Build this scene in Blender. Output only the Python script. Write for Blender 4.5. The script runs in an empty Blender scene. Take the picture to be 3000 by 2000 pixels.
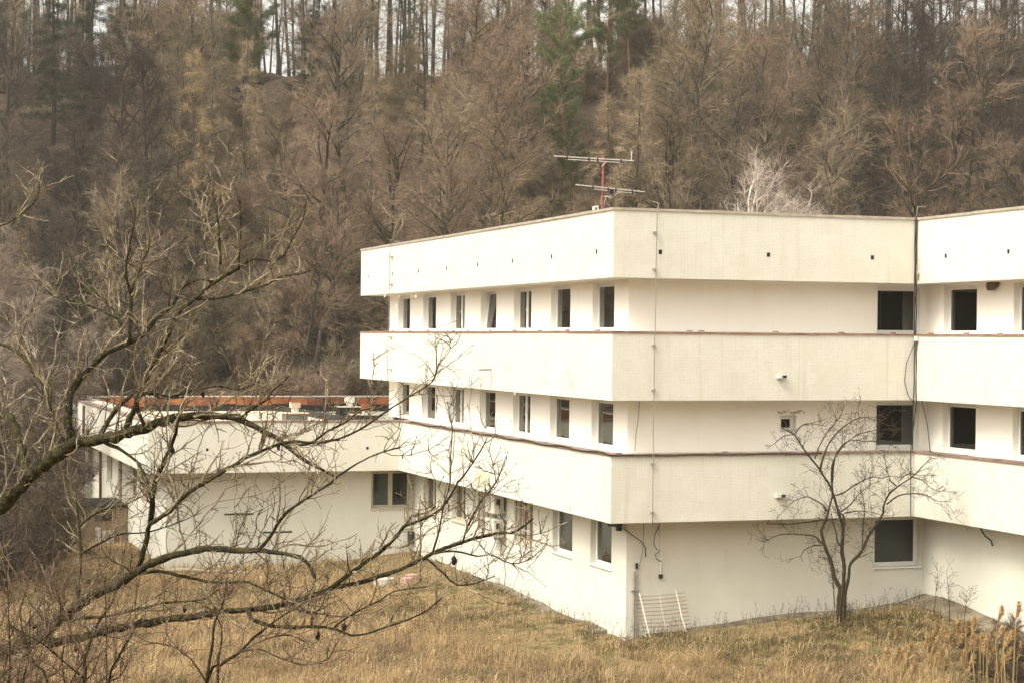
import bpy, math, random
import numpy as np
from mathutils import Vector, Matrix

# ------------------------------------------------------------------ camera, sky, sun, exposure
scene = bpy.context.scene
CAM = np.array([-19.2046, -47.5792, 3.0879]); YAW, PIT, ROL, FPX = .3312, -.0014, .0095, 5588.85
FW = np.array([math.sin(YAW)*math.cos(PIT), math.cos(YAW)*math.cos(PIT), math.sin(PIT)])
RT = np.array([math.cos(YAW), -math.sin(YAW), 0.0]); UP = np.cross(RT, FW)
cam = bpy.data.cameras.new('camera'); cam.lens = FPX/3000*36; cam.sensor_width = 36; cam.clip_end = 3000
cam_ob = bpy.data.objects.new('camera', cam); scene.collection.objects.link(cam_ob)
_r = RT*math.cos(ROL)+UP*math.sin(ROL); _u = UP*math.cos(ROL)-RT*math.sin(ROL); _b = -FW
cam_ob.matrix_world = Matrix(((_r[0], _u[0], _b[0], CAM[0]), (_r[1], _u[1], _b[1], CAM[1]), (_r[2], _u[2], _b[2], CAM[2]), (0, 0, 0, 1)))
scene.camera = cam_ob

TO_SUN = Vector((-.56, -.22, .75)).normalized()
w = bpy.data.worlds.new('World'); scene.world = w; w.use_nodes = True
wn, wl = w.node_tree.nodes, w.node_tree.links
bg = wn['Background']; bg.inputs['Strength'].default_value = .15
sky = wn.new('ShaderNodeTexSky'); sky.sky_type = 'NISHITA'; sky.sun_disc = False
sky.sun_elevation = math.asin(TO_SUN.z); sky.sun_rotation = math.atan2(TO_SUN.x, TO_SUN.y)
sky.air_density = 1.0; sky.dust_density = 5.0; sky.ozone_density = 1.0
hs = wn.new('ShaderNodeHueSaturation'); hs.inputs['Saturation'].default_value = .12; hs.inputs['Value'].default_value = 1.15
wm = wn.new('ShaderNodeMix'); wm.data_type = 'RGBA'; wm.blend_type = 'MULTIPLY'; wm.inputs[0].default_value = 1
wm.inputs[7].default_value = (1.0, .975, .90, 1)
wl.new(sky.outputs[0], hs.inputs['Color']); wl.new(hs.outputs[0], wm.inputs[6]); wl.new(wm.outputs[2], bg.inputs['Color'])
sun = bpy.data.lights.new('sun', 'SUN'); sun.energy = .95; sun.angle = math.radians(18); sun.color = (1.0, .93, .78)
sun_ob = bpy.data.objects.new('sun', sun); scene.collection.objects.link(sun_ob)
sun_ob.rotation_euler = TO_SUN.to_track_quat('Z', 'Y').to_euler()
scene.view_settings.view_transform = 'Standard'; scene.view_settings.look = 'None'
scene.view_settings.gamma = 1; scene.view_settings.use_curve_mapping = False; scene.view_settings.exposure = 1.06
scene.cycles.max_bounces = 4; scene.cycles.diffuse_bounces = 2; scene.cycles.glossy_bounces = 2; scene.cycles.volume_bounces = 0; scene.cycles.use_denoising = True; scene.cycles.use_adaptive_sampling = True; scene.cycles.adaptive_threshold = .03; scene.cycles.transparent_max_bounces = 12

# ------------------------------------------------------------------ helpers
col = scene.collection
rnd = random.Random(7)

def ray(px, py):
    X, Y = px-1500, py-1000
    x = math.cos(ROL)*X+math.sin(ROL)*Y; y = -math.sin(ROL)*X+math.cos(ROL)*Y
    return FW+RT*x/FPX-UP*y/FPX
def pl(px, py, ax, v):                      # the point where the sight line meets the plane  axis = v
    d = ray(px, py); return CAM+d*((v-CAM[ax])/d[ax])
def dep(px, py, t): return CAM+ray(px, py)*t
def proj(p):
    d = np.asarray(p, float)-CAM; a, b, c = d@RT, d@UP, d@FW
    x, y = FPX*a/c, -FPX*b/c
    return 1500+math.cos(ROL)*x-math.sin(ROL)*y, 1000+math.sin(ROL)*x+math.cos(ROL)*y

def sm(a, b, x):
    t = np.clip((x-a)/(b-a), 0, 1); return t*t*(3-2*t)
def ground(X, Y):
    X = np.asarray(X, float); Y = np.asarray(Y, float)
    v = (X-CAM[0])*math.sin(YAW)+(Y-CAM[1])*math.cos(YAW); u = (X-CAM[0])*math.cos(YAW)-(Y-CAM[1])*math.sin(YAW)
    near = 1.3-6.65*sm(0, 31, v)+np.interp(-v, [3, 20, 70, 110, 300], [0, 4, 30, 40, 38])
    hv = v+2.2*np.sin(u*.09+1)+1.2*np.sin(u*.21)
    hill = np.interp(hv, [94, 104, 112, 140, 164, 184, 400, 900], [0, 2.2, 5.4, 18.5, 30.5, 33, 29, 20])
    hb = sm(100, 115, v)*(.5*np.sin(u*.55+v*.3)+.35*np.sin(u*.31-v*.47+2))
    rise = (.23+.078*np.clip(X, 0, 10.2))*sm(-9, -1.2, Y)*sm(-.6, .4, X)*(1-sm(30, 45, Y))
    bump = (.05*np.sin(X*1.3+Y*.7)+.04*np.sin(X*.6-Y*1.7+1))*(v < 96)
    left = .10*sm(-7, -1, X)*sm(6, 14, Y)*(1-sm(24, 30, Y))+.22*np.exp(-((X+1.0)/1.0)**2)*sm(1, 5, Y)*(1-sm(13, 17, Y))*(.7+.3*np.sin(Y*1.7))
    return near+hill+hb+rise+bump+left
def gz(x, y): return float(ground(x, y))

WPOS = {}
def empty(name, loc):
    o = bpy.data.objects.new(name, None); o.empty_display_size = .3; o.location = loc
    col.objects.link(o); WPOS[o] = Vector(loc); return o
def tag(o, label, cat, group=None):
    o['label'] = label; o['category'] = cat
    if group: o['group'] = group
    return o
class MB:
    def __init__(s): s.v = []; s.f = []
    def box(s, x0, x1, y0, y1, z0, z1):
        b = len(s.v)
        s.v += [(x0,y0,z0),(x1,y0,z0),(x1,y1,z0),(x0,y1,z0),(x0,y0,z1),(x1,y0,z1),(x1,y1,z1),(x0,y1,z1)]
        s.f += [(b,b+3,b+2,b+1),(b+4,b+5,b+6,b+7),(b,b+1,b+5,b+4),(b+1,b+2,b+6,b+5),(b+2,b+3,b+7,b+6),(b+3,b,b+4,b+7)]
        return s
    def hexa(s, pts, h):                     # polygon outline (ccw) extruded between h[0] and h[1]
        n = len(pts); b = len(s.v)
        s.v += [(x, y, h[0]) for x, y in pts]+[(x, y, h[1]) for x, y in pts]
        s.f.append(tuple(range(b+n-1, b-1, -1))); s.f.append(tuple(range(b+n, b+2*n)))
        for i in range(n): j = (i+1) % n; s.f.append((b+i, b+j, b+n+j, b+n+i))
        return s
    def tube(s, pts, rad, n=6, cap=True):
        pts = [Vector(p) for p in pts]
        if not hasattr(rad, '__len__'): rad = [rad]*len(pts)
        b = len(s.v); ref = None
        for i, p in enumerate(pts):
            t = (pts[min(i+1, len(pts)-1)]-pts[max(i-1, 0)])
            t = t.normalized() if t.length > 1e-9 else Vector((0, 0, 1))
            if ref is None: ref = t.orthogonal()
            ref = (ref-t*ref.dot(t)); ref = ref.normalized() if ref.length > 1e-6 else t.orthogonal().normalized()
            q = t.cross(ref)
            for k in range(n):
                a = 2*math.pi*k/n; s.v.append(tuple(p+(ref*math.cos(a)+q*math.sin(a))*rad[i]))
        for i in range(len(pts)-1):
            for k in range(n):
                k2 = (k+1) % n; s.f.append((b+i*n+k, b+i*n+k2, b+(i+1)*n+k2, b+(i+1)*n+k))
        if cap and n > 2:
            s.f.append(tuple(b+k for k in reversed(range(n)))); e = b+(len(pts)-1)*n; s.f.append(tuple(e+k for k in range(n)))
        return s
    def tri(s, a, b, c):
        i = len(s.v); s.v += [tuple(a), tuple(b), tuple(c)]; s.f.append((i, i+1, i+2))
    def quad(s, a, b, c, d):
        i = len(s.v); s.v += [tuple(a), tuple(b), tuple(c), tuple(d)]; s.f.append((i, i+1, i+2, i+3))
    def mesh(s, name, mat, off=(0, 0, 0), smooth=False):
        me = bpy.data.meshes.new(name); ox, oy, oz = off
        me.from_pydata([(x-ox, y-oy, z-oz) for x, y, z in s.v], [], s.f); me.materials.append(mat)
        if smooth: me.shade_smooth()
        me.update(); return me
    def build(s, name, mat, parent=None, smooth=False, bevel=0, loc=None):
        off = WPOS[parent] if parent else Vector(loc or (0, 0, 0))
        o = bpy.data.objects.new(name, s.mesh(name, mat, off, smooth)); col.objects.link(o)
        if parent: o.parent = parent
        else: o.location = off
        WPOS[o] = Vector(off)
        if bevel:
            m = o.modifiers.new('bevel', 'BEVEL'); m.width = bevel; m.segments = 2; m.limit_method = 'ANGLE'
        return o
def structure(o): o['kind'] = 'structure'; return o
def stuff(o): o['kind'] = 'stuff'; return o

# ------------------------------------------------------------------ materials
MATS = {}
class NT:
    def __init__(s, name):
        s.m = bpy.data.materials.new(name); s.m.use_nodes = True; MATS[name] = s.m
        s.n, s.l = s.m.node_tree.nodes, s.m.node_tree.links; s.bsdf = s.n['Principled BSDF']
    def new(s, t, **k):
        o = s.n.new('ShaderNode'+t)
        for a, b in k.items(): setattr(o, a, b)
        return o
    def link(s, a, b): s.l.new(a, b)
    def pos(s): return s.new('NewGeometry').outputs['Position']
    def obj(s): return s.new('TexCoord').outputs['Object']
    def scaled(s, vec, sc):
        m = s.new('Mapping'); m.inputs['Scale'].default_value = sc; s.link(vec, m.inputs[0]); return m.outputs[0]
    def noise(s, vec, scale, detail=4, rough=.6):
        t = s.new('TexNoise'); t.inputs['Scale'].default_value = scale; t.inputs['Detail'].default_value = detail
        t.inputs['Roughness'].default_value = rough; s.link(vec, t.inputs['Vector']); return t.outputs['Fac']
    def ramp(s, fac, stops):
        r = s.new('ValToRGB'); e = r.color_ramp.elements
        while len(e) < len(stops): e.new(.5)
        for x, (p, c) in zip(e, stops):
            x.position = p; x.color = (*c, 1) if hasattr(c, '__len__') else (c, c, c, 1)
        s.link(fac, r.inputs[0]); return r.outputs[0]
    def mix(s, fac, a, b, mode='MIX'):
        m = s.new('Mix', data_type='RGBA', blend_type=mode)
        for sock, v in ((m.inputs[0], fac), (m.inputs[6], a), (m.inputs[7], b)):
            if hasattr(v, 'links') or hasattr(v, 'is_linked'): s.link(v, sock)
            else: sock.default_value = v if not hasattr(v, '__len__') else (*v, 1)
        return m.outputs[2]
    def bump(s, h, strength=.3, dist=.01):
        b = s.new('Bump'); b.inputs['Strength'].default_value = strength; b.inputs['Distance'].default_value = dist
        s.link(h, b.inputs['Height']); s.link(b.outputs[0], s.bsdf.inputs['Normal'])
    def fin(s, color, rough=.8, metal=0, spec=.3):
        if hasattr(color, '__len__'): s.bsdf.inputs['Base Color'].default_value = (*color, 1)
        else: s.link(color, s.bsdf.inputs['Base Color'])
        if hasattr(rough, 'is_linked'): s.link(rough, s.bsdf.inputs['Roughness'])
        else: s.bsdf.inputs['Roughness'].default_value = rough
        s.bsdf.inputs['Metallic'].default_value = metal; s.bsdf.inputs['Specular IOR Level'].default_value = spec
        return s.m
def simple(name, c1, c2, scale=6, rough=.7, metal=0, spec=.3, bump=.15, space='pos'):
    t = NT(name); v = t.pos() if space == 'pos' else t.obj()
    f = t.noise(v, scale, 5); t.bump(f, bump, .01)
    return t.fin(t.ramp(f, [(.32, c1), (.68, c2)]), rough, metal, spec)
def facade_uv(t):                            # (x+y, z): runs along every axis-aligned facade
    sp = t.new('SeparateXYZ'); t.link(t.pos(), sp.inputs[0])
    a = t.new('Math', operation='ADD'); t.link(sp.outputs[0], a.inputs[0]); t.link(sp.outputs[1], a.inputs[1])
    c = t.new('CombineXYZ'); t.link(a.outputs[0], c.inputs[0]); t.link(sp.outputs[2], c.inputs[1]); return c.outputs[0]
def mosaic():
    t = NT('mosaic_cladding'); uv = facade_uv(t)
    b = t.new('TexBrick'); b.offset = 0; b.squash = 1; t.link(uv, b.inputs['Vector'])
    for k, v in (('Scale', 1), ('Mortar Size', .004), ('Mortar Smooth', .4), ('Brick Width', .042), ('Row Height', .040), ('Bias', 0)):
        b.inputs[k].default_value = v
    b.inputs['Color1'].default_value = (.745, .73, .67, 1); b.inputs['Color2'].default_value = (.70, .68, .61, 1)
    b.inputs['Mortar'].default_value = (.60, .565, .47, 1)
    cells = t.new('TexBrick'); cells.offset = .5; t.link(uv, cells.inputs['Vector'])
    for k, v in (('Scale', 1), ('Mortar Size', 0.0), ('Brick Width', .30), ('Row Height', .32)): cells.inputs[k].default_value = v
    cells.inputs['Color1'].default_value = (1, 1, 1, 1); cells.inputs['Color2'].default_value = (.95, .945, .92, 1)
    c = t.mix(1.0, b.outputs['Color'], cells.outputs['Color'], 'MULTIPLY')
    big = t.noise(t.pos(), .55, 4); c = t.mix(t.ramp(big, [(.42, 0), (.75, .35)]), c, (.66, .62, .50))
    st = t.noise(t.scaled(uv, (3.2, .16, 1)), 1.0, 6, .65)
    c = t.mix(t.ramp(st, [(.54, 0), (.80, .60)]), c, (.50, .44, .33))
    s2 = t.noise(t.scaled(uv, (11, .12, 1)), 1.0, 4, .6); c = t.mix(t.ramp(s2, [(.60, 0), (.74, .38)]), c, (.50, .44, .34))
    sp = t.noise(t.pos(), 9, 3); c = t.mix(t.ramp(sp, [(.66, 0), (.74, .55)]), c, (.52, .46, .36))
    t.bump(b.outputs['Fac'], -.35, .004); return t.fin(c, .55)
def plaster(name, base, dirt, warm):
    t = NT(name); uv = facade_uv(t); p = t.pos()
    big = t.noise(p, .8, 5); c = t.mix(t.ramp(big, [(.35, 0), (.75, .6)]), base, warm)
    st = t.noise(t.scaled(uv, (2.3, .30, 1)), 1.0, 6, .7); c = t.mix(t.ramp(st, [(.55, 0), (.85, .32)]), c, dirt)
    sp = t.noise(p, 14, 3); c = t.mix(t.ramp(sp, [(.70, 0), (.78, .4)]), c, dirt)
    fine = t.noise(p, 60, 3); t.bump(fine, .25, .006); return t.fin(c, .85)
M_MOS = mosaic()
M_PLA = plaster('upper_plaster', (.90, .865, .80), (.70, .62, .50), (.86, .80, .71))
M_GPL = plaster('ground_floor_plaster', (.66, .64, .565), (.42, .385, .30), (.58, .555, .47))
M_OLDP = simple('exposed_render', (.50, .40, .27), (.68, .60, .46), 9, .9)
M_COPT = simple('weathered_zinc', (.36, .31, .25), (.52, .47, .39), 3, .6, .3)
M_COPR = simple('red_painted_coping', (.20, .085, .06), (.36, .22, .17), 2.2, .6)
M_COPB = simple('brown_coping', (.14, .10, .085), (.34, .24, .20), 2.0, .6)
M_PVC = simple('white_pvc', (.80, .79, .75), (.84, .83, .79), 8, .35, 0, .5, .02)
M_WOODF = simple('beige_wood_frame', (.50, .44, .31), (.60, .53, .39), 7, .5)
M_REDF = simple('dark_red_frame', (.09, .025, .018), (.14, .05, .035), 7, .5)
M_ORW = simple('orange_wood', (.34, .17, .06), (.45, .25, .10), 7, .5)
M_DARK = simple('dark_void', (.012, .011, .010), (.02, .018, .015), 6, .9)
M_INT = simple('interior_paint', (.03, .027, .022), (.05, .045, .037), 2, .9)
M_CURT = simple('pale_curtain', (.42, .40, .34), (.52, .50, .43), 3, .9)
M_BLK = simple('black_plastic', (.012, .012, .012), (.03, .028, .025), 20, .45)
M_WIRE = simple('weathered_wire', (.20, .18, .14), (.32, .29, .23), 30, .6)
M_CABLE = simple('black_cable', (.02, .018, .015), (.04, .036, .03), 12, .6)
M_GALV = simple('galvanised_steel', (.30, .29, .26), (.45, .43, .39), 8, .5, .4)
M_ALU = simple('aluminium_tube', (.60, .56, .47), (.72, .68, .60), 12, .45, .2)
M_REDM = simple('red_mast_paint', (.26, .075, .06), (.36, .13, .11), 9, .6)
M_WHM = simple('white_enamel', (.68, .65, .56), (.76, .73, .64), 8, .45)
M_RUST = simple('rusty_sheet', (.17, .055, .03), (.42, .17, .06), 1.1, .8)
M_RUST2 = simple('dark_rusty_sheet', (.10, .035, .025), (.26, .10, .05), 1.6, .85)
M_BITU = simple('black_bitumen', (.018, .016, .014), (.04, .036, .03), 5, .85)
M_ROOF = simple('pale_roofing', (.46, .39, .29), (.62, .54, .42), 2.5, .9)
M_CONC = simple('old_concrete', (.085, .065, .042), (.27, .23, .17), 1.6, .95, 0, .2, .5)
M_VENT = simple('dark_weathered_concrete', (.10, .09, .075), (.19, .17, .14), 4, .9)
M_STONE = simple('pale_stone', (.45, .41, .34), (.62, .57, .48), 6, .9, 0, .2, .4)
M_BROWN = simple('brown_render', (.21, .15, .095), (.32, .24, .16), 2.5, .9)
M_SHEDW = simple('old_boards', (.07, .055, .042), (.14, .11, .085), 6, .9)
M_LOG = simple('grey_log', (.24, .20, .15), (.38, .33, .26), 12, .9)
M_NEST = simple('mud_nest', (.10, .07, .045), (.17, .12, .08), 20, .95, 0, .2, .6)
M_TILE = simple('broken_clay_tile', (.42, .25, .20), (.55, .37, .30), 12, .9)
M_ACG = simple('ac_grille', (.30, .28, .23), (.40, .37, .31), 20, .6)
M_ACC = simple('ac_casing', (.52, .49, .42), (.60, .57, .49), 8, .5)

def glass(name='double_glazing', ior=1.5):
    t = NT(name); n = t.n; out = n['Material Output']; n.remove(t.bsdf)
    fr = t.new('Fresnel'); fr.inputs['IOR'].default_value = ior
    wv = t.noise(t.pos(), .9, 2); bp = t.new('Bump'); bp.inputs['Strength'].default_value = .08; bp.inputs['Distance'].default_value = .02
    t.link(wv, bp.inputs['Height'])
    gl = t.new('BsdfGlossy'); gl.inputs['Roughness'].default_value = .015; gl.inputs['Color'].default_value = (.92, .93, .9, 1); t.link(bp.outputs[0], gl.inputs['Normal'])
    tr = t.new('BsdfTransparent'); tr.inputs['Color'].default_value = (.40, .42, .38, 1)
    df = t.new('BsdfDiffuse'); df.inputs['Color'].default_value = (.35, .33, .28, 1)     # dust film
    m0 = t.new('MixShader'); m0.inputs[0].default_value = .012; t.link(tr.outputs[0], m0.inputs[1]); t.link(df.outputs[0], m0.inputs[2])
    m1 = t.new('MixShader'); t.link(fr.outputs[0], m1.inputs[0]); t.link(m0.outputs[0], m1.inputs[1]); t.link(gl.outputs[0], m1.inputs[2])
    t.link(m1.outputs[0], out.inputs['Surface']); return t.m
M_GLASS = glass(); M_GLASSR = glass('reflective_glazing', 2.3)

def bark(name, dark, mid, pale, scale=3, moss=None, val=(.65, 1.35)):
    t = NT(name); v = t.obj()
    f = t.noise(t.scaled(v, (1, 1, .35)), scale, 6, .7); c = t.ramp(f, [(.3, dark), (.52, mid), (.75, pale)])
    oi = t.new('ObjectInfo'); hv = t.new('HueSaturation'); t.link(c, hv.inputs['Color'])
    mr = t.new('MapRange'); t.link(oi.outputs['Random'], mr.inputs[0]); mr.inputs[3].default_value = val[0]; mr.inputs[4].default_value = val[1]
    t.link(mr.outputs[0], hv.inputs['Value']); c = hv.outputs[0]
    if moss:
        f2 = t.noise(v, scale*1.7, 5); c = t.mix(t.ramp(f2, [(.50, 0), (.62, .8)]), c, moss)
    t.bump(f, .5, .02); return t.fin(c, .9, 0, .15)
B_GREY = bark('bark_grey_brown', (.055, .043, .032), (.105, .085, .065), (.17, .14, .11), 3, val=(.36, .95))
B_DARK = bark('bark_dark', (.03, .024, .018), (.06, .048, .036), (.10, .082, .064), 3, val=(.36, .95))
T_PINK = bark('twig_pinkish', (.17, .115, .075), (.25, .175, .12), (.34, .25, .18), 1, val=(.5, 1.2))
T_TAN = bark('twig_tan', (.19, .14, .085), (.28, .21, .13), (.37, .285, .185), 1, val=(.5, 1.2))
T_GREY = bark('twig_grey', (.15, .115, .075), (.23, .18, .12), (.31, .25, .175), 1, val=(.5, 1.2))
T_DARK = bark('twig_dark', (.075, .054, .042), (.12, .09, .07), (.17, .13, .10), 1, val=(.36, .95))
T_GOLD = bark('twig_golden', (.25, .175, .09), (.36, .26, .14), (.46, .35, .20), 1, val=(.9, 1.3))
T_BIRCH = bark('twig_birch', (.13, .10, .08), (.22, .175, .14), (.32, .26, .21), 1)
T_PALE = bark('twig_pale_birch', (.36, .29, .24), (.48, .40, .34), (.60, .52, .45), 1)
B_BIRCH = bark('bark_birch', (.16, .14, .12), (.46, .42, .36), (.60, .56, .50), 3)
B_BIRCH2 = bark('bark_birch_grey', (.12, .10, .08), (.27, .24, .20), (.40, .36, .31), 3)
N_GREEN = bark('pine_needles', (.075, .09, .035), (.135, .16, .065), (.20, .225, .10), 1.5)
N_DARK = bark('spruce_needles', (.012, .022, .012), (.022, .038, .018), (.04, .06, .025), 1.5)
B_WHITE = bark('bark_white_birch', (.40, .36, .31), (.60, .56, .50), (.74, .70, .64), 3)
B_PINE = bark('bark_pine', (.09, .05, .03), (.17, .095, .055), (.24, .15, .09), 3)
B_FRUIT = bark('bark_fruit_tree', (.010, .008, .006), (.026, .021, .013), (.085, .07, .045), 22, (.085, .078, .02))
T_FRUIT = bark('twig_fruit_tree', (.06, .05, .03), (.20, .165, .10), (.55, .47, .36), 14)
T_SHOOT = bark('reddish_shoot', (.05, .032, .022), (.11, .075, .05), (.30, .22, .16), 16)
B_BUSH = bark('bark_wall_tree', (.025, .019, .011), (.05, .038, .02), (.08, .065, .032), 14)
T_BUSH = bark('twig_wall_tree', (.03, .021, .014), (.055, .04, .025), (.085, .064, .04), 14)
M_PLUME = bark('reed_plume', (.22, .14, .065), (.36, .245, .115), (.50, .36, .19), 14)
M_REED = bark('reed_stalk', (.20, .14, .065), (.31, .225, .11), (.40, .30, .16), 10)
M_FRUIT = simple('dried_fruit', (.010, .007, .008), (.03, .018, .018), 40, .8, 0, .3, .6)

def ground_mat():
    t = NT('meadow_and_leaf_litter'); p = t.pos()
    a = t.noise(p, .35, 6); b = t.noise(p, 7, 5, .75); c = t.noise(p, 1.6, 5)
    straw = t.ramp(b, [(.3, (.15, .10, .05)), (.5, (.26, .185, .095)), (.72, (.36, .27, .15))])
    moss = t.ramp(b, [(.3, (.05, .055, .018)), (.7, (.12, .12, .04))])
    g = t.mix(t.ramp(c, [(.52, 0), (.62, .7)]), straw, moss)
    lit = t.ramp(b, [(.34, (.02, .014, .010)), (.47, (.06, .042, .03)), (.56, (.11, .078, .056)), (.70, (.24, .18, .135))])
    lit = t.mix(t.ramp(c, [(.45, 0), (.62, .75)]), lit, (.035, .026, .018))
    sp = t.new('SeparateXYZ'); t.link(p, sp.inputs[0])
    mr = t.new('MapRange'); t.link(sp.outputs[2], mr.inputs[0])
    for i, v in ((1, -4.6), (2, -3.0)): mr.inputs[i].default_value = v
    far = t.new('MapRange'); t.link(sp.outputs[1], far.inputs[0]); far.inputs[1].default_value = 30; far.inputs[2].default_value = 42
    mu = t.new('Math', operation='MULTIPLY'); t.link(mr.outputs[0], mu.inputs[0]); t.link(far.outputs[0], mu.inputs[1])
    t.bump(b, .8, .12); return t.fin(t.mix(mu.outputs[0], g, lit), .95, 0, .1)
M_GRD = ground_mat()

# ------------------------------------------------------------------ ground (one sheet up to the horizon)
def make_ground():
    us = np.concatenate([np.linspace(-900, -130, 16), np.arange(-120, 121, 2.0), np.linspace(130, 900, 16)])
    vs = np.concatenate([np.linspace(-300, -10, 12), np.arange(-4, 200, 1.5), np.linspace(210, 1500, 30)])
    U, V = np.meshgrid(us, vs)
    X = CAM[0]+U*math.cos(YAW)+V*math.sin(YAW); Y = CAM[1]-U*math.sin(YAW)+V*math.cos(YAW)
    Z = ground(X, Y); nu, nv = len(us), len(vs)
    mb = MB(); mb.v = list(zip(X.ravel().tolist(), Y.ravel().tolist(), Z.ravel().tolist()))
    mb.f = [(j*nu+i, j*nu+i+1, (j+1)*nu+i+1, (j+1)*nu+i) for j in range(nv-1) for i in range(nu-1)]
    structure(mb.build('ground', M_GRD, smooth=True))
make_ground()

# ------------------------------------------------------------------ the white building
F, H, O = 3.3, 1.85, .8
L1, D, D2, W, D3 = 9.31, 27.06, 21.0, 9.34, 48.0
XW = L1+O; T = 1.1
B = empty('white_building', (0, 0, -5.4))
tag(B, 'large white flat-roofed building with three overhanging bands and a low side wing', 'building')

ring = [(0, D), (0, 0), (L1, 0), (L1, -16), (L1+T, -16), (L1+T, T), (T, T), (T, D-T), (20, D-T), (20, D)]
bands = []
for i in (2, 1):
    bands.append(MB().hexa(ring, (F*i-H, F*i)).build('band', M_MOS, B, bevel=.012))
low = [(-W, D3), (-W, D2), (0, D2), (0, 0), (L1, 0), (L1, -16), (L1+T, -16), (L1+T, T), (T, T), (T, D2+T-.2), (-W+T, D2+T-.2), (-W+T, D3)]
bands.append(MB().hexa(low, (-H, 0)).build('band', M_MOS, B, bevel=.012))
bands[0]['label'] = 'topmost white mosaic band under the roof edge'
bands[1]['label'] = 'middle white mosaic band between the two upper window rows'
bands[2]['label'] = 'lowest white mosaic band, running on round the low wing'
# metal copings, lapped strips along the outer edges
def coping(band, mat, z, runs, h, ov, seg):
    for (x0, y0, x1, y1) in runs:
        L = math.hypot(x1-x0, y1-y0); n = max(1, round(L/seg)); dx, dy = (x1-x0)/L, (y1-y0)/L
        nx, ny = dy, -dx                       # outward
        for k in range(n):
            a, b = L*k/n, L*(k+1)/n+.02
            dz = rnd.uniform(-.006, .008); wv = rnd.uniform(-.006, .006)
            mb = MB(); c = []
            for s, off in ((a, ov+wv), (b, ov+wv), (b, -.34), (a, -.34)):
                c.append((x0+dx*s+nx*off, y0+dy*s+ny*off))
            if sum(c[i][0]*c[(i+1) % 4][1]-c[(i+1) % 4][0]*c[i][1] for i in range(4)) < 0: c.reverse()
            mb.hexa(c, (z-h*.55+dz, z+h*.45+dz+.004*(k % 2)))
            mb.build('coping_strip', mat, band)
runsU = [(0, D, 0, 0), (0, 0, L1, 0), (L1, -.04, L1, -14)]
coping(bands[0], M_COPT, 6.6, runsU, .07, .035, 2.6)
coping(bands[1], M_COPR, 3.3, runsU, .05, .030, 3.2)
coping(bands[2], M_COPB, 0.0, [(0, D2, 0, 0), (0, 0, L1, 0), (L1, -.04, L1, -14), (-W, D2, -.03, D2), (-W, D3, -W, D2)], .06, .030, 3.2)
# clips on the lower two copings
for bi, z, m in ((1, 3.3, M_COPR), (2, 0, M_COPB)):
    spots = [(0, y, 1) for y in np.arange(1.2, D-1 if bi == 1 else D2-.5, 2.35 if bi == 1 else 2.05)]
    spots += [(x, 0, 0) for x in ((2.3, 2.65, 4.9, 6.95, 8.6) if bi == 1 else (.25, 3.4, 8.3))]
    spots += [(L1, y, 1) for y in (-.7, -2.5, -4.1)]
    for x, y, ax in spots:
        a = .17 if ax == 0 else .04; b = .04 if ax == 0 else .22
        ox, oy = (.06, 0) if ax else (0, .06)
        MB().box(x+ox-a/2, x+ox+a/2, y+oy-b/2, y+oy+b/2, z+.03, z+.06).build('coping_clip', m, bands[bi])
# vent holes in the top band
for y in (25.79, 22.3, 18.75, 15.27, 11.79, 8.3, 4.78, 1.2):
    MB().box(-.004, .05, y-.05, y+.05, 5.43, 5.56).build('vent_hole', M_DARK, bands[0])
for x in (1.38, 4.63, 7.88):
    MB().box(x-.05, x+.05, -.004, .05, 5.41, 5.53).build('vent_hole', M_DARK, bands[0])
for y in (-1.52, -4.56):
    MB().box(L1-.004, L1+.05, y-.05, y+.05, 5.43, 5.55).build('vent_hole', M_DARK, bands[0])
for x in (-7.2, -1.25, -4.2):
    MB().box(x-.045, x+.045, D2-.004, D2+.04, -1.05, -.95).build('vent_hole', M_DARK, bands[2])
# overflow pipes on the bands
for z, nm in ((2.11, 1), (-1.19, 2)):
    mb = MB().box(4.90, 5.04, -.12, .01, z-.035, z+.06)
    p = mb.build('overflow_box', M_WHM, bands[nm]); MB().box(5.04, 5.15, -.16, -.02, z-.025, z+.045).build('outlet', M_BLK, p)
for band, y, z in ((1, 10.26, 2.12),):
    p = MB().tube([(.05, y, z), (-.42, y+.02, z-.02)], .035, 8).build('overflow_pipe', M_GALV, bands[band])
    MB().box(-.02, .006, y-.03, y+.03, z-.62, z-.03).build('runoff_stain', M_OLDP, bands[band])
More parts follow.
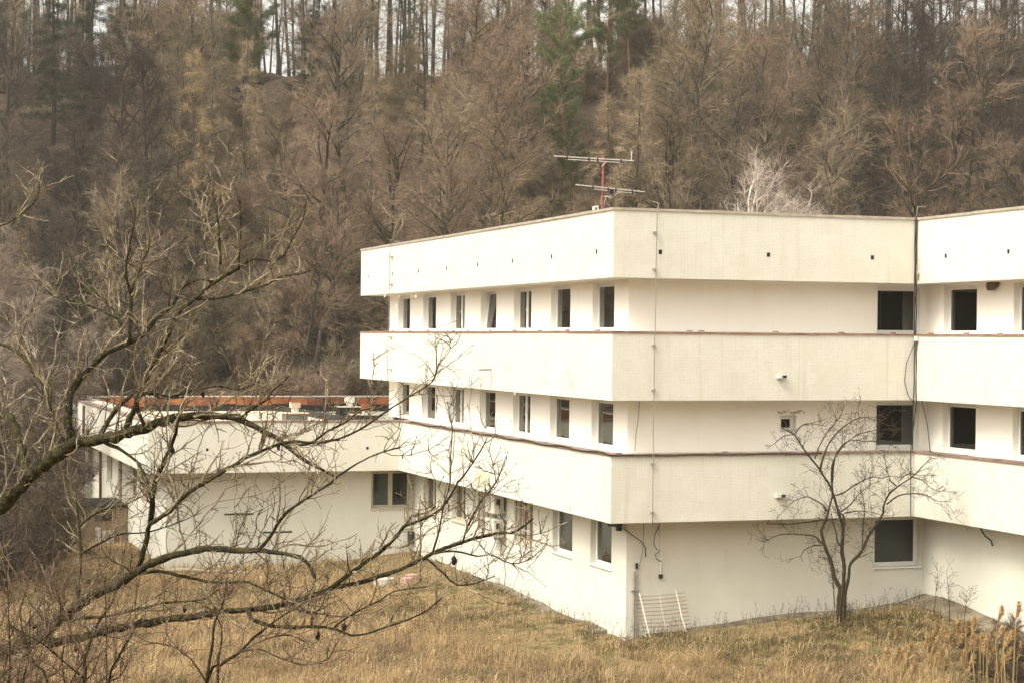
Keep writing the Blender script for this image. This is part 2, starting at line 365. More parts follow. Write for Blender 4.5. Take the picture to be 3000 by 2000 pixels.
# flaked patches: irregular flat plates of bare render, 3 mm proud of the band
def patch(band, axis, plane, a, z, wa, hz, seed, mat=M_OLDP, n=18):
    r = random.Random(seed); pts = []
    for k in range(n):
        t = 2*math.pi*k/n; q = r.uniform(.55, 1.05); pts.append((a+math.cos(t)*wa/2*q, z+math.sin(t)*hz/2*q))
    mb = MB(); e = .003; b = 0
    for s in (0, 1):
        for u, v in pts: mb.v.append((plane-e*s, u, v) if axis == 'x' else (u, plane-e*s, v))
    mb.f.append(tuple(range(n, 2*n)))
    for i in range(n): j = (i+1) % n; mb.f.append((i, j, n+j, n+i))
    mb.build('flaked_patch', mat, band)
sd = 0
for (bi, y0, z0, n, sy, sz) in ((0, 20.4, 5.9, 9, .5, .5), (0, 20.6, 5.0, 12, 1.0, .28), (1, 10.9, 1.85, 8, .3, .30), (1, 8.6, 1.8, 9, .35, .32), (1, 21.5, 1.85, 8, 2.2, .2), (1, 5.2, 1.9, 3, .15, .15), (1, 3.0, 1.75, 6, .12, .3), (2, 3.1, -1.5, 4, .1, .25), (1, 12.6, 1.8, 3, .5, .12)):
    for k in range(n):
        sd += 1; patch(bands[bi], 'x', 0, y0+rnd.gauss(0, sy), max(z0+rnd.gauss(0, sz), -1.72 if bi == 2 else -9), rnd.uniform(.06, .34), rnd.uniform(.04, .26), sd)
for k in range(26):
    sd += 1; patch(bands[0], 'x', L1, rnd.uniform(-3.8, -2.0), rnd.uniform(5.95, 6.5), rnd.uniform(.03, .10), rnd.uniform(.02, .05), sd)
for y, z, a, b in ((-.12, 5.3, .22, .5), (-.08, 5.0, .2, .42), (-.14, 4.93, .25, .25), (-.3, 4.82, .4, .08)):
    sd += 1; patch(bands[0], 'x', L1, y, z, a, b, sd)
patch(bands[2], 'x', 0, 11.15, -1.48, 2.0, .72, 900, M_OLDP, 30)
patch(bands[2], 'x', -.001, 11.5, -1.10, 1.0, .10, 902, M_BROWN, 20)

# walls behind the bands, built from piers, sills and lintels round real openings
def wall(mb, axis, p0, p1, a0, a1, z0, z1, ops):
    def bx(s, e, c, d):
        if e-s < 1e-4 or d-c < 1e-4: return
        mb.box(p0, p1, s, e, c, d) if axis == 'x' else mb.box(s, e, p0, p1, c, d)
    cur = a0
    for b0, b1, c0, c1 in sorted(ops):
        bx(cur, b0, z0, z1); bx(b0, b1, z0, c0); bx(b0, b1, c1, z1); cur = b1
    bx(cur, a1, z0, z1)
WY = [1.85+3.46*k for k in range(7)]
def ybs(y): return (y, y+1.66)
zt2, zt1 = (F-.01, 2*F-H), (-.01, F-H)
up2 = [(*ybs(y), F+.02, 4.70) for y in WY]; up1 = [(*ybs(y), .02, 1.40) for y in WY]
gfl = [(1.88, 3.5, -3.32, -1.9), (4.96, 6.65, -3.32, -1.9), (8.43, 10.1, -3.36, -1.9), (11.9, 13.95, -3.36, -1.9), (15.4, 17.02, -3.32, -1.9), (18.95, 20.58, -3.32, -1.9)]
rt2 = [(8.5, 9.92, F+.02, 4.68)]; rt1 = [(5.44, 5.96, .54, 1.02), (8.5, 9.92, .03, 1.40)]; rt0 = [(8.46, 9.99, -3.37, -1.9)]
wgw = [(-1.85-3.48*k, -.15-3.48*k) for k in range(4)]
wg2 = [(a, b, F+.02, 4.70) for a, b in wgw]; wg1 = [(a, b, .02, 1.40) for a, b in wgw]
lwf = [(-.87, .68, -3.32, -1.9)]
lws = [(26.1, 27.9, -3.45, -1.9), (29.4, 31.6, -3.45, -1.9), (33.5, 35.1, -5.2, -1.9), (37.1, 39.0, -3.45, -1.9), (41.3, 42.6, -3.45, -1.9), (44.6, 46.2, -3.45, -1.9)]
for (z0, z1), l, r_, wg in ((zt2, up2, rt2, wg2), (zt1, up1, rt1, wg1)):
    mb = MB(); wall(mb, 'x', O, O+.3, O, 25.53, z0, z1, l); wall(mb, 'y', 25.23, 25.53, O+.3, 20, z0, z1, []); mb.build('wall', M_PLA, B)
    mb = MB(); wall(mb, 'y', O, O+.3, O+.3, XW, z0, z1, r_); mb.build('wall', M_PLA, B)
    mb = MB(); wall(mb, 'x', XW, XW+.3, -15.5, O+.3, z0, z1, wg); mb.build('wall', M_PLA, B)
mb = MB(); wall(mb, 'x', O, O+.3, O, 21.8, -6.2, -H, gfl); mb.build('wall', M_GPL, B)
mb = MB(); wall(mb, 'y', O, O+.3, O+.3, XW, -6.2, -H, rt0); mb.build('wall', M_GPL, B)
mb = MB(); wall(mb, 'x', XW, XW+.3, -15.5, O+.3, -6.2, -H, []); mb.build('wall', M_GPL, B)
mb = MB(); wall(mb, 'y', 21.8, 22.1, -W+O+.3, O, -6.2, -H, lwf); mb.build('wall', M_GPL, B)
mb = MB(); wall(mb, 'x', -W+O, -W+O+.3, 21.8, D3-.3, -6.2, -H, lws); mb.build('wall', M_GPL, B)
# floor slabs, roof slabs and inner partitions
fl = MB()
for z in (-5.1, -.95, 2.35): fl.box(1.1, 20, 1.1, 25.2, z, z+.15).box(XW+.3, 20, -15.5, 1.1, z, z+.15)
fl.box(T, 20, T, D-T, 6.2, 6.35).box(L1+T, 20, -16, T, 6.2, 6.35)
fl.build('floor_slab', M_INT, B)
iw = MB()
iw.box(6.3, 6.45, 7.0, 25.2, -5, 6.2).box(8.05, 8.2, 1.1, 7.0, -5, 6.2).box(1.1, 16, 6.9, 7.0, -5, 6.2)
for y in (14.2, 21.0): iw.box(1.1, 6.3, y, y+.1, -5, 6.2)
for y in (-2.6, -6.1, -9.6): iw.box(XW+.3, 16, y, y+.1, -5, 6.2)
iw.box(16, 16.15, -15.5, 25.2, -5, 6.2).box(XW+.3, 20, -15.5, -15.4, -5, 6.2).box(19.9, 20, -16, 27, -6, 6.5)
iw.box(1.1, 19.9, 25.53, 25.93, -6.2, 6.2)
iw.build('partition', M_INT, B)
lw = MB().box(-W+T, T, D2+T-.2, D3, -.80, -.67)
lw.build('low_roof', M_ROOF, B)
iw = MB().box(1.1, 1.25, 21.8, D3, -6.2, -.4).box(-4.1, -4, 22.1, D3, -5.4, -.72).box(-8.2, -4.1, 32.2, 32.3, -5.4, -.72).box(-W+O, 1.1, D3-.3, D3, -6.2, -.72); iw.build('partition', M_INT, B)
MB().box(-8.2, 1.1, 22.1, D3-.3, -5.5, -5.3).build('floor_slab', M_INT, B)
# rear and side parapets of the low roof, rusty flashing over a bitumen upstand
pr = MB().box(-W, 20, D3, D3+.3, -1.85, .05).build('rear_parapet', M_MOS, B)
n = 22
for k in range(n):
    x0 = -W+T+(20.2-.3)*k/n; x1 = -W+T+(20.2-.3)*(k+1)/n
    MB().box(x0, x1-.012-(.06 if k % 5 == 2 else 0), D3-.035-.01*(k % 2), D3-.012, -.34+rnd.uniform(-.10, .10), .03-rnd.choice((0, 0, .05))).build('flashing', (M_RUST, M_RUST2)[rnd.random() < .45], pr)
MB().box(-W, 12, D3-.05, D3+.33, .05, .085).build('coping_strip', M_ALU, pr)
MB().box(-W+T, 12, D3-.012, D3-.001, -.7, .0).build('upstand', M_BITU, pr)
for k in range(7):
    y0 = D2+1+3.7*k
    MB().box(-W+T+.012, -W+T+.035, y0, y0+3.68, -.36+rnd.uniform(-.03, .03), .03).build('flashing', M_RUST, bands[2])
MB().box(-W+T+.001, -W+T+.012, D2+1, D3, -.7, .0).build('upstand', M_BITU, bands[2])

# windows ------------------------------------------------------------------
def window(axis, face, a0, a1, z0, z1, mat=M_PVC, mull=0, tilt=0, sill=False, curtain=None, fw=.055, inner=None, single=False, sashmat=None):
    def bx(mb, p, q, a, b, c, d):
        return mb.box(p, q, a, b, c, d) if axis == 'x' else mb.box(a, b, p, q, c, d)
    def rect(mb, p, q, a, b, c, d, t):
        bx(mb, p, q, a, a+t, c, d); bx(mb, p, q, b-t, b, c, d); bx(mb, p, q, a+t, b-t, c, c+t); bx(mb, p, q, a+t, b-t, d-t, d)
    p = face+.17; g = .004
    mb = MB(); rect(mb, p, p+.075, a0+g, a1-g, z0+g, z1-g, fw)
    xs = [a0+fw+g]; 
    for k in range(mull):
        c = a0+(a1-a0)*(k+1)/(mull+1); bx(mb, p, p+.07, c-.03, c+.03, z0+fw+g, z1-fw-g); xs += [c-.03, c+.03]
    xs.append(a1-fw-g)
    wo = mb.build('window', mat, B, bevel=.006)
    for k in range(0, len(xs), 2):
        s0, s1 = xs[k]+.004, xs[k+1]-.004; c0, c1 = z0+fw+g+.004, z1-fw-g-.004
        sash = MB(); t = .05; rect(sash, p-.012, p+.05, s0, s1, c0, c1, t)
        pane = MB(); bx(pane, p+.012, p+.03, s0+t-.005, s1-t+.005, c0+t-.005, c1-t+.005)
        if tilt and k == 0:
            ca, sa = math.cos(tilt), math.sin(tilt)
            for m_ in (sash, pane):
                m_.v = [(p+(x-p)*ca+(z-c0)*sa, y, c0+(z-c0)*ca-(x-p)*sa) for x, y, z in m_.v]
        sash.build('sash', sashmat or mat, wo, bevel=.005); pane.build('pane', M_GLASSR if axis == 'x' and face == O else M_GLASS, wo)
        hd = MB(); hz = (c0+c1)/2
        if not single and not tilt: bx(hd, p-.03, p-.012, s0+.015, s0+.035, hz-.05, hz+.05); hd.build('handle', mat, wo)
    if sill:
        sl = MB(); bx(sl, face-.05, face+.17, a0-.02, a1+.02, z0-.035, z0-.002); sl.build('sill', mat if sill is True else sill, wo)
    if curtain:
        cu = MB(); q = face+.62; nn = 14; aa = a0+.05; bb = aa+(a1-a0-.1)*curtain
        for k in range(nn):
            u0, u1 = aa+(bb-aa)*k/nn, aa+(bb-aa)*(k+1)/nn; d0, d1 = .035*(k % 2), .035*((k+1) % 2)
            P = [(q+d0, u0), (q+d1, u1)]
            P = P if axis == 'x' else [(b_, a_) for a_, b_ in P]
            cu.quad((*P[0], z0-.1), (*P[1], z0-.1), (*P[1], z1-.02), (*P[0], z1-.02))
        cu.build('curtain', M_CURT, wo)
    return wo
for i, (a, b, c, d) in enumerate(up2):
    window('x', O, a, b, c, d, mull=1 if i in (2, 4) else 0, tilt=.10 if i == 3 else 0, curtain=.3 if i in (0,) else None)
for i, (a, b, c, d) in enumerate(up1):
    window('x', O, a, b, c, d, mull=1 if i in (2, 4) else 0)
for i, (a, b, c, d) in enumerate(gfl):
    if i < 2: window('x', O, a, b, c, d, sill=M_PVC, curtain=[.85, .6][i])
    elif i == 2: window('x', O, a, b, c, d, mat=M_WOODF, mull=1)
    elif i == 3: window('x', O, a, b, c, d, mat=M_PVC, mull=1, curtain=.8)
    else: window('x', O, a, b, c, d, mat=M_WOODF, mull=1, sill=M_WOODF)
for a, b, c, d in rt2+rt1[1:]: window('y', O, a, b, c, d)
window('y', O, *rt1[0], fw=.06, single=True); window('y', O, *rt0[0], sill=M_PVC, fw=.07)
for a, b, c, d in wg2[:3]+wg1[:3]: window('x', XW, a, b, c, d)
window('y', 21.8, *lwf[0], mat=M_WOODF, mull=1, sill=M_WOODF)
for i, (a, b, c, d) in enumerate(lws):
    if i == 2:
        fr = MB()
        for q0, q1 in ((a, a+.07), (b-.07, b)): fr.box(-W+O+.1, -W+O+.2, q0, q1, c, d)
        fr.box(-W+O+.1, -W+O+.2, a+.07, b-.07, d-.07, d); dr = fr.build('door_frame', M_REDF, B)
        MB().box(-W+O+.14, -W+O+.18, a+.07, b-.07, c, d-.07).build('door', M_OLDP, dr)
    else: window('x', -W+O, a, b, c, d, mat=[M_ORW, M_REDF, 0, M_WOODF, M_WOODF, M_REDF][i], mull=1, sill=M_GPL if i != 1 else M_OLDP)
# broken plaster round the small window
for k in range(12):
    sd += 1; patch(B, 'y', O, 5.42+.07*k+rnd.uniform(-.03, .03), 1.10+rnd.uniform(-.03, .05), rnd.uniform(.08, .2), rnd.uniform(.05, .11), sd)
for k in range(5): sd += 1; patch(B, 'y', O, 6.08+rnd.uniform(-.02, .1), .7+.08*k, .1, .12, sd, M_PLA)
# window bars on the ground floor (two bays)
for (a, b, c, d, m) in ((8.46, 10.08, -3.42, -1.88, M_ALU), (12.15, 13.9, -3.42, -1.88, M_ALU)):
    g = MB(); 
    for z in (c+.04, c+.5, d-.36, d-.05): g.box(O-.075, O-.06, a, b, z-.012, z+.012)
    go = g.build('window_grille', m, B)
    nb = 11
    for k in range(nb):
        y = a+.03+(b-a-.06)*k/(nb-1); MB().tube([(O-.05, y, c), (O-.05, y, d)], .014, 6).build('bar', M_ALU if k % 3 else M_RUST, go)

# lightning conductors on the facade ---------------------------------------------------------
def thing_tube(name, pts, rad, mat, label, cat, n=6, group=None):
    base = Vector(pts[-1] if pts[-1][2] < pts[0][2] else pts[0]); o = empty(name, base); tag(o, label, cat, group)
    MB().tube(pts, rad, n).build('wire' if 'pipe' not in name else 'tube', mat, o, True); return o
def wob(a, b, n, s, r=rnd):
    a, b = np.array(a), np.array(b); return [tuple(a+(b-a)*k/n+np.array([r.gauss(0, s), r.gauss(0, s), 0])*(0 < k < n)) for k in range(n+1)]
pts = [(1.2, .15, 6.85), (1.3, -.06, 6.78), (1.25, -.09, 6.6)]+wob((1.24, -.09, 6.4), (1.22, -.09, 4.8), 5, .004)+wob((1.22, -.08, 4.6), (1.22, -.08, 3.3), 4, .006)+wob((1.2, -.09, 3.2), (1.19, -.09, -1.9), 10, .005)
o = thing_tube('lightning_conductor', pts, .012, M_WIRE, 'thin grey conductor wire running down the corner end of the camera-facing facade', 'wire')
for z in (6.0, 5.0, 2.95, 1.75, -.25, -1.55): MB().box(1.15, 1.24, -.10, 0, z-.02, z+.02).build('bracket', M_GALV, o)
pts = [(.4, 22.0, 6.66), (.1, 22.3, 6.72), (-.09, 22.3, 6.6)]+wob((-.09, 22.35, 6.4), (-.09, 22.4, 4.8), 5, .005)+wob((-.08, 22.45, 4.6), (-.08, 22.5, 3.3), 4, .006)+wob((-.09, 22.5, 3.2), (-.09, 22.55, 1.45), 5, .005)
o = thing_tube('lightning_conductor', pts, .013, M_WIRE, 'thin conductor wire down the far left end of the side facade', 'wire')
for z in (6.15, 5.1, 3.1, 1.9): MB().box(-.10, 0, 22.2, 22.45, z-.02, z+.02).build('bracket', M_GALV, o)
o = thing_tube('lightning_conductor', wob((.03, 16.2, -.02), (.78, 16.0, -5.2), 1, 0)[:1]+[(-.06, 12.9, .02), (-.06, 12.92, -.9), (-.06, 12.95, -1.85)], .010, M_WIRE, 'thin wire hanging down the lowest band beside the wall-mounted air conditioners', 'wire')
# cable bundle in the inner corner
ix = L1-.05
o = empty('cable_bundle', (ix, -.06, -1.9)); tag(o, 'bundle of black cables hanging down the inner corner of the facade', 'cable')
MB().tube(wob((ix+.01, -.05, 6.62), (ix, -.05, 4.75), 6, .006)+wob((ix+.02, -.05, 4.6), (ix, -.06, 3.32), 4, .012), .017, 6).build('wire', M_CABLE, o, True)
MB().tube(wob((ix-.03, -.04, 6.62), (ix-.03, -.04, 3.32), 8, .006), .018, 5).build('wire', M_CABLE, o, True)
MB().tube(wob((ix-.02, -.05, 3.15), (ix-.06, -.05, .05), 8, .008), .016, 5).build('wire', M_CABLE, o, True)
MB().tube(wob((ix+.02, -.06, 3.15), (ix+.05, -.06, 1.4), 5, .02)+[(ix-.12, -.06, .1), (ix-.1, -.06, -1.85)], .014, 5).build('wire', M_CABLE, o, True)
MB().tube([(ix-.02, -.05, 3.1), (ix-.28, -.05, 2.5), (ix-.34, -.05, 2.0), (ix-.22, -.05, 1.6), (ix-.05, -.05, 1.4)], .012, 5).build('wire', M_CABLE, o, True)
MB().tube([(ix+.05, -.08, 3.1), (ix+.12, -.2, 1.5), (ix+.2, -.4, .8), (ix+.03, -.85, .05)], .013, 5).build('wire', M_CABLE, o, True)
MB().tube([(ix, -.03, 6.68), (ix+.12, .1, 6.95), (ix+.45, .2, 6.97)], .014, 5).build('wire', M_WIRE, o, True)
o = MB().box(L1-.10, L1+.02-.03, -.16, -.04, 3.13, 3.27).build('junction_box', M_WHM, None, bevel=.008, loc=(L1-.05, -.1, 3.13)); tag(o, 'small white junction box on the cables in the inner corner', 'junction box')
# cable lying along the lowest coping
mb = [(-.05, y, .02+.03*math.sin(y*2.1)) for y in np.arange(19.5, .1, -.7)]+[(-.05, -.05, .0)]+[(x, -.06, -.015+.012*math.sin(x*3)) for x in np.arange(.3, 6.5, .6)]
o = empty('facade_cable', (-.05, -.05, 0)); tag(o, 'brown cable lying along the lowest coping round the building corner', 'cable'); MB().tube(mb, .018, 5).build('wire', M_CABLE, o, True)
thing_tube('facade_cable', [(1.12, .74, 1.42), (1.1, .74, 1.0), (1.03, .74, .5), (1.0, .74, .05)], .010, M_WIRE, 'thin cable on the wall right of the corner, between lowest and middle band', 'cable', 5)
thing_tube('facade_cable', [(.74, 23.9, 1.4), (.72, 23.0, 1.25), (.72, 21.4, 1.18), (.72, 20.6, .95), (.74, 20.5, .3)], .012, M_CABLE, 'dark cable looping over the wall at the far end of the side facade', 'cable', 5)
thing_tube('facade_cable', [(1.28, .72, -1.9), (1.27, .72, -2.6), (1.22, .74, -2.9), (1.15, .72, -3.1)], .010, M_WIRE, 'thin cable above the grey downpipe beside the ground-floor corner', 'cable', 5)
# floodlight under the lowest band
o = empty('floodlight', (.55, .95, -2.05)); tag(o, 'black floodlight hanging under the lowest band near the corner', 'floodlight')
MB().hexa([(.34, 1.05), (.50, .78), (.74, .92), (.58, 1.19)], (-2.02, -1.90)).build('lamp_housing', M_BLK, o, bevel=.01)
MB().box(.55, .70, .85, 1.0, -2.14, -2.02).build('sensor', M_BLK, o, bevel=.02)
MB().box(.5, .58, .95, 1.02, -1.9, -1.85).build('bracket', M_BLK, o)
thing_tube('facade_cable', [(.7, .8, -2.05), (.95, .7, -2.25), (1.2, .7, -2.42), (1.33, .7, -2.6), (1.34, .72, -2.85)], .014, M_CABLE, 'dark cable sagging from the black floodlight to the wall', 'cable', 5)
# white conduit with switch box
o = empty('wall_conduit', (1.82, .77, -3.45)); tag(o, 'white conduit on the wall ending in a small black box', 'conduit')
MB().box(1.795, 1.835, .755, .799, -3.35, -2.02).build('conduit', M_WHM, o)
MB().tube([(1.815, .80, -1.98), (1.815, .74, -1.98)], .065, 12).build('junction_box', M_WHM, o)
MB().box(1.765, 1.865, .72, .799, -3.46, -3.35).build('black_box', M_BLK, o, bevel=.006)
MB().tube([(1.78, .75, -1.96), (1.62, .73, -2.25), (1.58, .72, -2.5), (1.68, .72, -2.66), (1.78, .73, -2.69), (1.63, .72, -2.8), (1.66, .72, -2.92), (1.82, .74, -3.0)], .011, 5).build('wire', M_CABLE, o, True)
# grey downpipe at the corner
o = empty('downpipe', (1.05, .72, -5.3)); tag(o, 'grey steel downpipe pair standing beside the ground-floor corner', 'pipe')
MB().tube([(1.09, .74, -5.3), (1.09, .74, -3.15)], .022, 8).build('tube', M_GALV, o)
MB().tube([(1.02, .75, -5.3), (1.02, .75, -3.25)], .030, 8).build('tube', M_GALV, o)
MB().box(1.06, 1.12, .71, .77, -3.18, -3.02).build('cap', M_BLK, o, bevel=.01)
MB().box(.95, 1.15, .70, .799, -3.78, -3.74).build('bracket', M_GALV, o)
# the cables under the lowest band, right
thing_tube('facade_cable', [(5.0, .55, -1.9), (4.9, .5, -2.0), (5.6, .4, -2.02), (6.4, .3, -1.93), (6.9, .2, -1.88)], .016, M_CABLE, 'dark cable sagging under the lowest band behind the bare wall tree', 'cable', 5)
thing_tube('facade_cable', [(9.9, -2.4, -1.9), (9.95, -2.6, -2.15), (10.0, -2.85, -2.28), (10.0, -2.9, -2.4)], .022, M_CABLE, 'short dark cable hanging under the right wing band', 'cable', 5)
# mud nest
mb = MB(); r = random.Random(3)
for k in range(6):
    z = 4.74-.045*k; q = .24*math.sqrt(max(0, 1-(k/5.6)**2))
    for j in range(10): mb.v.append((10.05-.02*k+q*.6*math.cos(j*.628)*r.uniform(.9, 1.1), -2.75+q*math.sin(j*.628)*r.uniform(.9, 1.1), z))
for k in range(5):
    for j in range(10): mb.f.append((k*10+j, k*10+(j+1) % 10, (k+1)*10+(j+1) % 10, (k+1)*10+j))
mb.f.append(tuple(range(50, 60)))
tag(mb.build('bird_nest', M_NEST, None, True, loc=(10.05, -2.75, 4.7)), 'brown mud nest under the top band of the right wing', 'nest')
# dark electric box on the low wing wall corner
o = MB().box(.55, .76, 21.62, 21.799, -4.62, -4.2).build('meter_box', M_BLK, None, bevel=.01, loc=(.65, 21.7, -4.62)); tag(o, 'small black meter box in the corner where the low wing meets the side facade', 'meter box')
thing_tube('facade_pipe', [(.70, 21.72, -1.9), (.70, 21.72, -4.2)], .015, M_GALV, 'thin pipe above the black meter box in the wing corner', 'pipe')

# air conditioners ------------------------------------------------------------------
def ac(zb, label):
    x1, x0, y0, y1, h = .70, .36, 10.95, 11.85, .60
    o = empty('air_conditioner', (x0, (y0+y1)/2, zb)); tag(o, label, 'air conditioner', 'air conditioners on the side facade')
    MB().box(x0, x1, y0, y1, zb, zb+h).build('casing', M_ACC, o, bevel=.02)
    f = MB().tube([(x0-.004, y1-.34, zb+h/2), (x0-.03, y1-.34, zb+h/2)], .24, 24).build('fan_grille', M_ACG, o)
    for q in (.07, .13, .19):
        MB().tube([(x0-.035, y1-.34+q*math.cos(t), zb+h/2+q*math.sin(t)) for t in np.linspace(0, 2*math.pi, 19)], .006, 4).build('ring', M_WHM, f)
    MB().box(x0+.08, x0+.2, y0-.03, y0, zb+.3, zb+.48).build('valve_cover', M_BLK, o)
    MB().box(x0+.02, O, y0+.05, y0+.09, zb-.05, zb-.01).box(x0+.02, O, y1-.09, y1-.05, zb-.05, zb-.01).build('bracket', M_GALV, o)
    MB().tube([(x0+.14, y0-.03, zb+.4), (x0+.16, y0-.1, zb+.2), (x0+.2, y0-.06, zb-.05), (O-.02, y0-.1, zb-.3)], .012, 5).build('hose', M_CABLE, o, True)
    MB().tube([(x0+.2, y0-.03, zb+.35), (x0+.24, y0-.12, zb+.1), (x0+.24, y0-.1, zb-.4)], .008, 5).build('hose', M_CABLE, o, True)
ac(-2.58, 'upper white air conditioner unit on the side facade, directly under the lowest band')
ac(-3.36, 'lower white air conditioner unit on the side facade, beneath its twin')
thing_tube('facade_cable', [(.5, 10.8, -3.3), (.6, 10.6, -4.0), (.62, 10.5, -4.5), (.66, 10.75, -4.9)], .011, M_CABLE, 'black hose hanging down the wall below the air conditioners', 'cable', 5)

# antenna ------------------------------------------------------------------
ay = 6.0; bs = pl(1763, 618, 1, ay); tp = pl(1768, 455, 1, ay)
o = empty('roof_antenna', (bs[0], ay, 6.35)); tag(o, 'television antenna with two booms on a red mast above the roof corner', 'antenna')
MB().tube([(bs[0], ay, 6.35), (tp[0], ay, tp[2])], .035, 8).build('mast', M_REDM, o)
def boom(x0, y0, x1, y1, u0, u1, nel, name='boom'):
    a, b = pl(x0, y0, 1, ay-.06), pl(x1, y1, 1, ay-.06); bm = MB().tube([a, b], .016, 6).build(name, M_ALU, o)
    p, q = a+(b-a)*u0, a+(b-a)*u1; dz = np.array([0, 0, -.075])
    MB().tube([p+dz, q+dz], .013, 6).build('support_tube', M_ALU, bm)
    for t in (u0+.01, (u0+u1)/2-.06, (u0+u1)/2+.05, u1): 
        c = a+(b-a)*t; MB().box(c[0]-.02, c[0]+.02, c[1]-.02, c[1]+.02, c[2]-.10, c[2]+.02).build('clamp', M_BLK, bm)
    for k in range(nel):
        c = a+(b-a)*(.02+.9*k/(nel-1)); dd = np.array([(b-a)[1], -(b-a)[0], 0]); dd = np.array([-.36, -.93, 0])*(.16+.12*k/nel)
        MB().tube([c-dd+np.array([0, 0, .02]), c+dd+np.array([0, 0, .02])], .005, 5).build('element', M_ALU, bm)
    return a, b, bm
a, b, bm = boom(1623, 458, 1856, 472, .15, .84, 12)
c = a+(b-a)*.97; MB().tube([c, c+np.array([.02, 0, .28])], .012, 6).build('reflector', M_ALU, bm)
MB().tube([a+(b-a)*.655+np.array([0, 0, -.07]), a+(b-a)*.60+np.array([0, 0, -.22])], .012, 5).build('brace', M_ALU, bm)
a, b, bm = boom(1686, 542, 1888, 563, .24, .82, 11)
c = a+(b-a)*.515; MB().box(c[0]-.06, c[0]+.06, ay-.14, ay-.04, c[2]-.18, c[2]-.02).build('balun_box', M_BLK, bm, bevel=.02)
m0 = pl(1766, 575, 1, ay)
MB().tube([m0, c+np.array([-.02, 0, -.26]), c+np.array([0, 0, -.18])], .014, 5).build('brace', M_ALU, bm)
MB().tube([m0+np.array([.1, 0, 0]), c+np.array([0, 0, -.3]), c+np.array([.2, 0, -.14]), c+np.array([.35, 0, -.11])], .010, 5).build('cable', M_ALU, bm, True)
MB().tube([m0+np.array([.1, 0, -.02]), m0+np.array([.05, 0, -.2]), m0+np.array([.02, 0, -.6])], .010, 5).build('cable', M_ALU, bm, True)
p = pl(1740, 608, 1, 5.4)
o = empty('roof_pipe', (p[0], 5.4, 6.35)); tag(o, 'short pale vent pipe on the roof left of the antenna mast', 'vent pipe')
MB().tube([(p[0], 5.4, 6.35), (p[0], 5.4, p[2]+.02)], .045, 8).tube([(p[0]+.13, 5.4, 6.35), (p[0]+.13, 5.4, p[2])], .03, 8).tube([(p[0]-.02, 5.4, p[2]), (p[0]+.14, 5.4, p[2]+.02)], .03, 6).build('tube', M_WHM, o)

# things on the low roof ------------------------------------------------------------------
def roof_box(x0, x1, yt, y, label, kind, zb=-.67, depth=.9):
    a, b = pl(x0, yt, 1, y), pl(x1, yt, 1, y); h = a[2]
    o = empty('roof_vent', ((a[0]+b[0])/2, y+depth/2, zb)); tag(o, label, 'roof vent', 'vents on the low roof')
    xa, xb, ya, yb = a[0], b[0], y, y+depth
    if kind == 'low':
        MB().box(xa, xb, ya, yb, zb, h-.05).build('base', M_VENT, o, bevel=.01); MB().box(xa-.05, xb+.05, ya-.05, yb+.05, h-.05, h).build('lid', M_ROOF, o)
    if kind == 'dark':
        MB().box(xa, xb, ya, yb, zb, h-.04).build('base', M_BITU, o, bevel=.01); MB().box(xa-.04, xb+.04, ya-.04, yb+.04, h-.04, h).build('lid', M_ALU, o)
    return o, xa, xb, ya, yb, h
def stack(o, xc, y, z0, z1, wd, m1, m2):
    MB().box(xc-wd*.32, xc+wd*.32, y, y+wd*.64, z0, z0+(z1-z0)*.45).build('shaft', M_WHM, o)
    MB().box(xc-wd*.5, xc+wd*.5, y-wd*.15, y+wd*.8, z0+(z1-z0)*.45, z1).build('hood', m1, o, bevel=.01)
    MB().box(xc-wd*.52, xc+wd*.52, y-wd*.18, y+wd*.83, z1, z1+.02).build('hood_lid', m2, o)
o, xa, xb, ya, yb, h = roof_box(838, 902, 1208, 35.2, 'grey roof vent box with a pale chimney hood, left of the dark one', 'low')
q = pl(866, 1177, 1, 35.6); stack(o, q[0], 35.6, h, q[2], .42, M_ROOF, M_RUST)
o, xa, xb, ya, yb, h = roof_box(996, 1060, 1190, 39.5, 'dark bitumen roof vent box with a small rusty white hood', 'dark')
q = pl(1026, 1164, 1, 40); stack(o, q[0], 40, h, q[2], .40, M_WHM, M_WHM)
o, xa, xb, ya, yb, h = roof_box(1040, 1108, 1213, 34.6, 'roof vent box with a square rust-red hood beside the main block', 'low')
q = pl(1076, 1185, 1, 35); stack(o, q[0], 35, h, q[2], .43, M_RUST, M_RUST)
roof_box(678, 706, 1207, 39, 'small dark roof box standing alone on the low roof', 'dark', depth=.6)
q = pl(764, 1212, 1, 36); o = empty('roof_pipe', (q[0], 36, -.55)); tag(o, 'small rusty pipe stub on the low roof', 'vent pipe')
MB().tube([(q[0], 36, -.55), (q[0], 36, q[2])], .07, 8).tube([(q[0], 36, q[2]), (q[0], 36, q[2]+.04)], .10, 8).build('tube', M_RUST, o)

# low wing side: pipes and shed ------------------------------------------------------------------
thing_tube('drain_pipe', [(-W-.06, 40.7, -.1), (-W-.06, 40.7, -1.9), (-W+O-.08, 40.7, -2.2), (-W+O-.08, 40.7, -5.2)], .06, M_REDF, 'dark red drainpipe down the side of the low wing', 'drainpipe', 8)
sx, sy = -W+O-.02, 31.9
o = empty('lean_to_shed', (-9.6, 33, -5.4)); tag(o, 'brown rendered lean-to shed with a dark window against the low wing', 'shed')
g0 = -5.55
MB().box(-9.15, sx, sy, sy+.15, g0, -3.95).box(-10.4, -9.9, sy, sy+.15, g0, -4.0).box(-9.9, -9.15, sy, sy+.15, g0, -4.55).box(-10.4, -10.25, sy+.15, 35.5, g0, -4.0).box(-9.9, -9.15, sy, sy+.15, -4.12, -3.98).build('wall', M_BROWN, o)
MB().box(-10.65, sx, sy-.12, 35.8, -3.98, -3.9).build('roof', M_BITU, o)
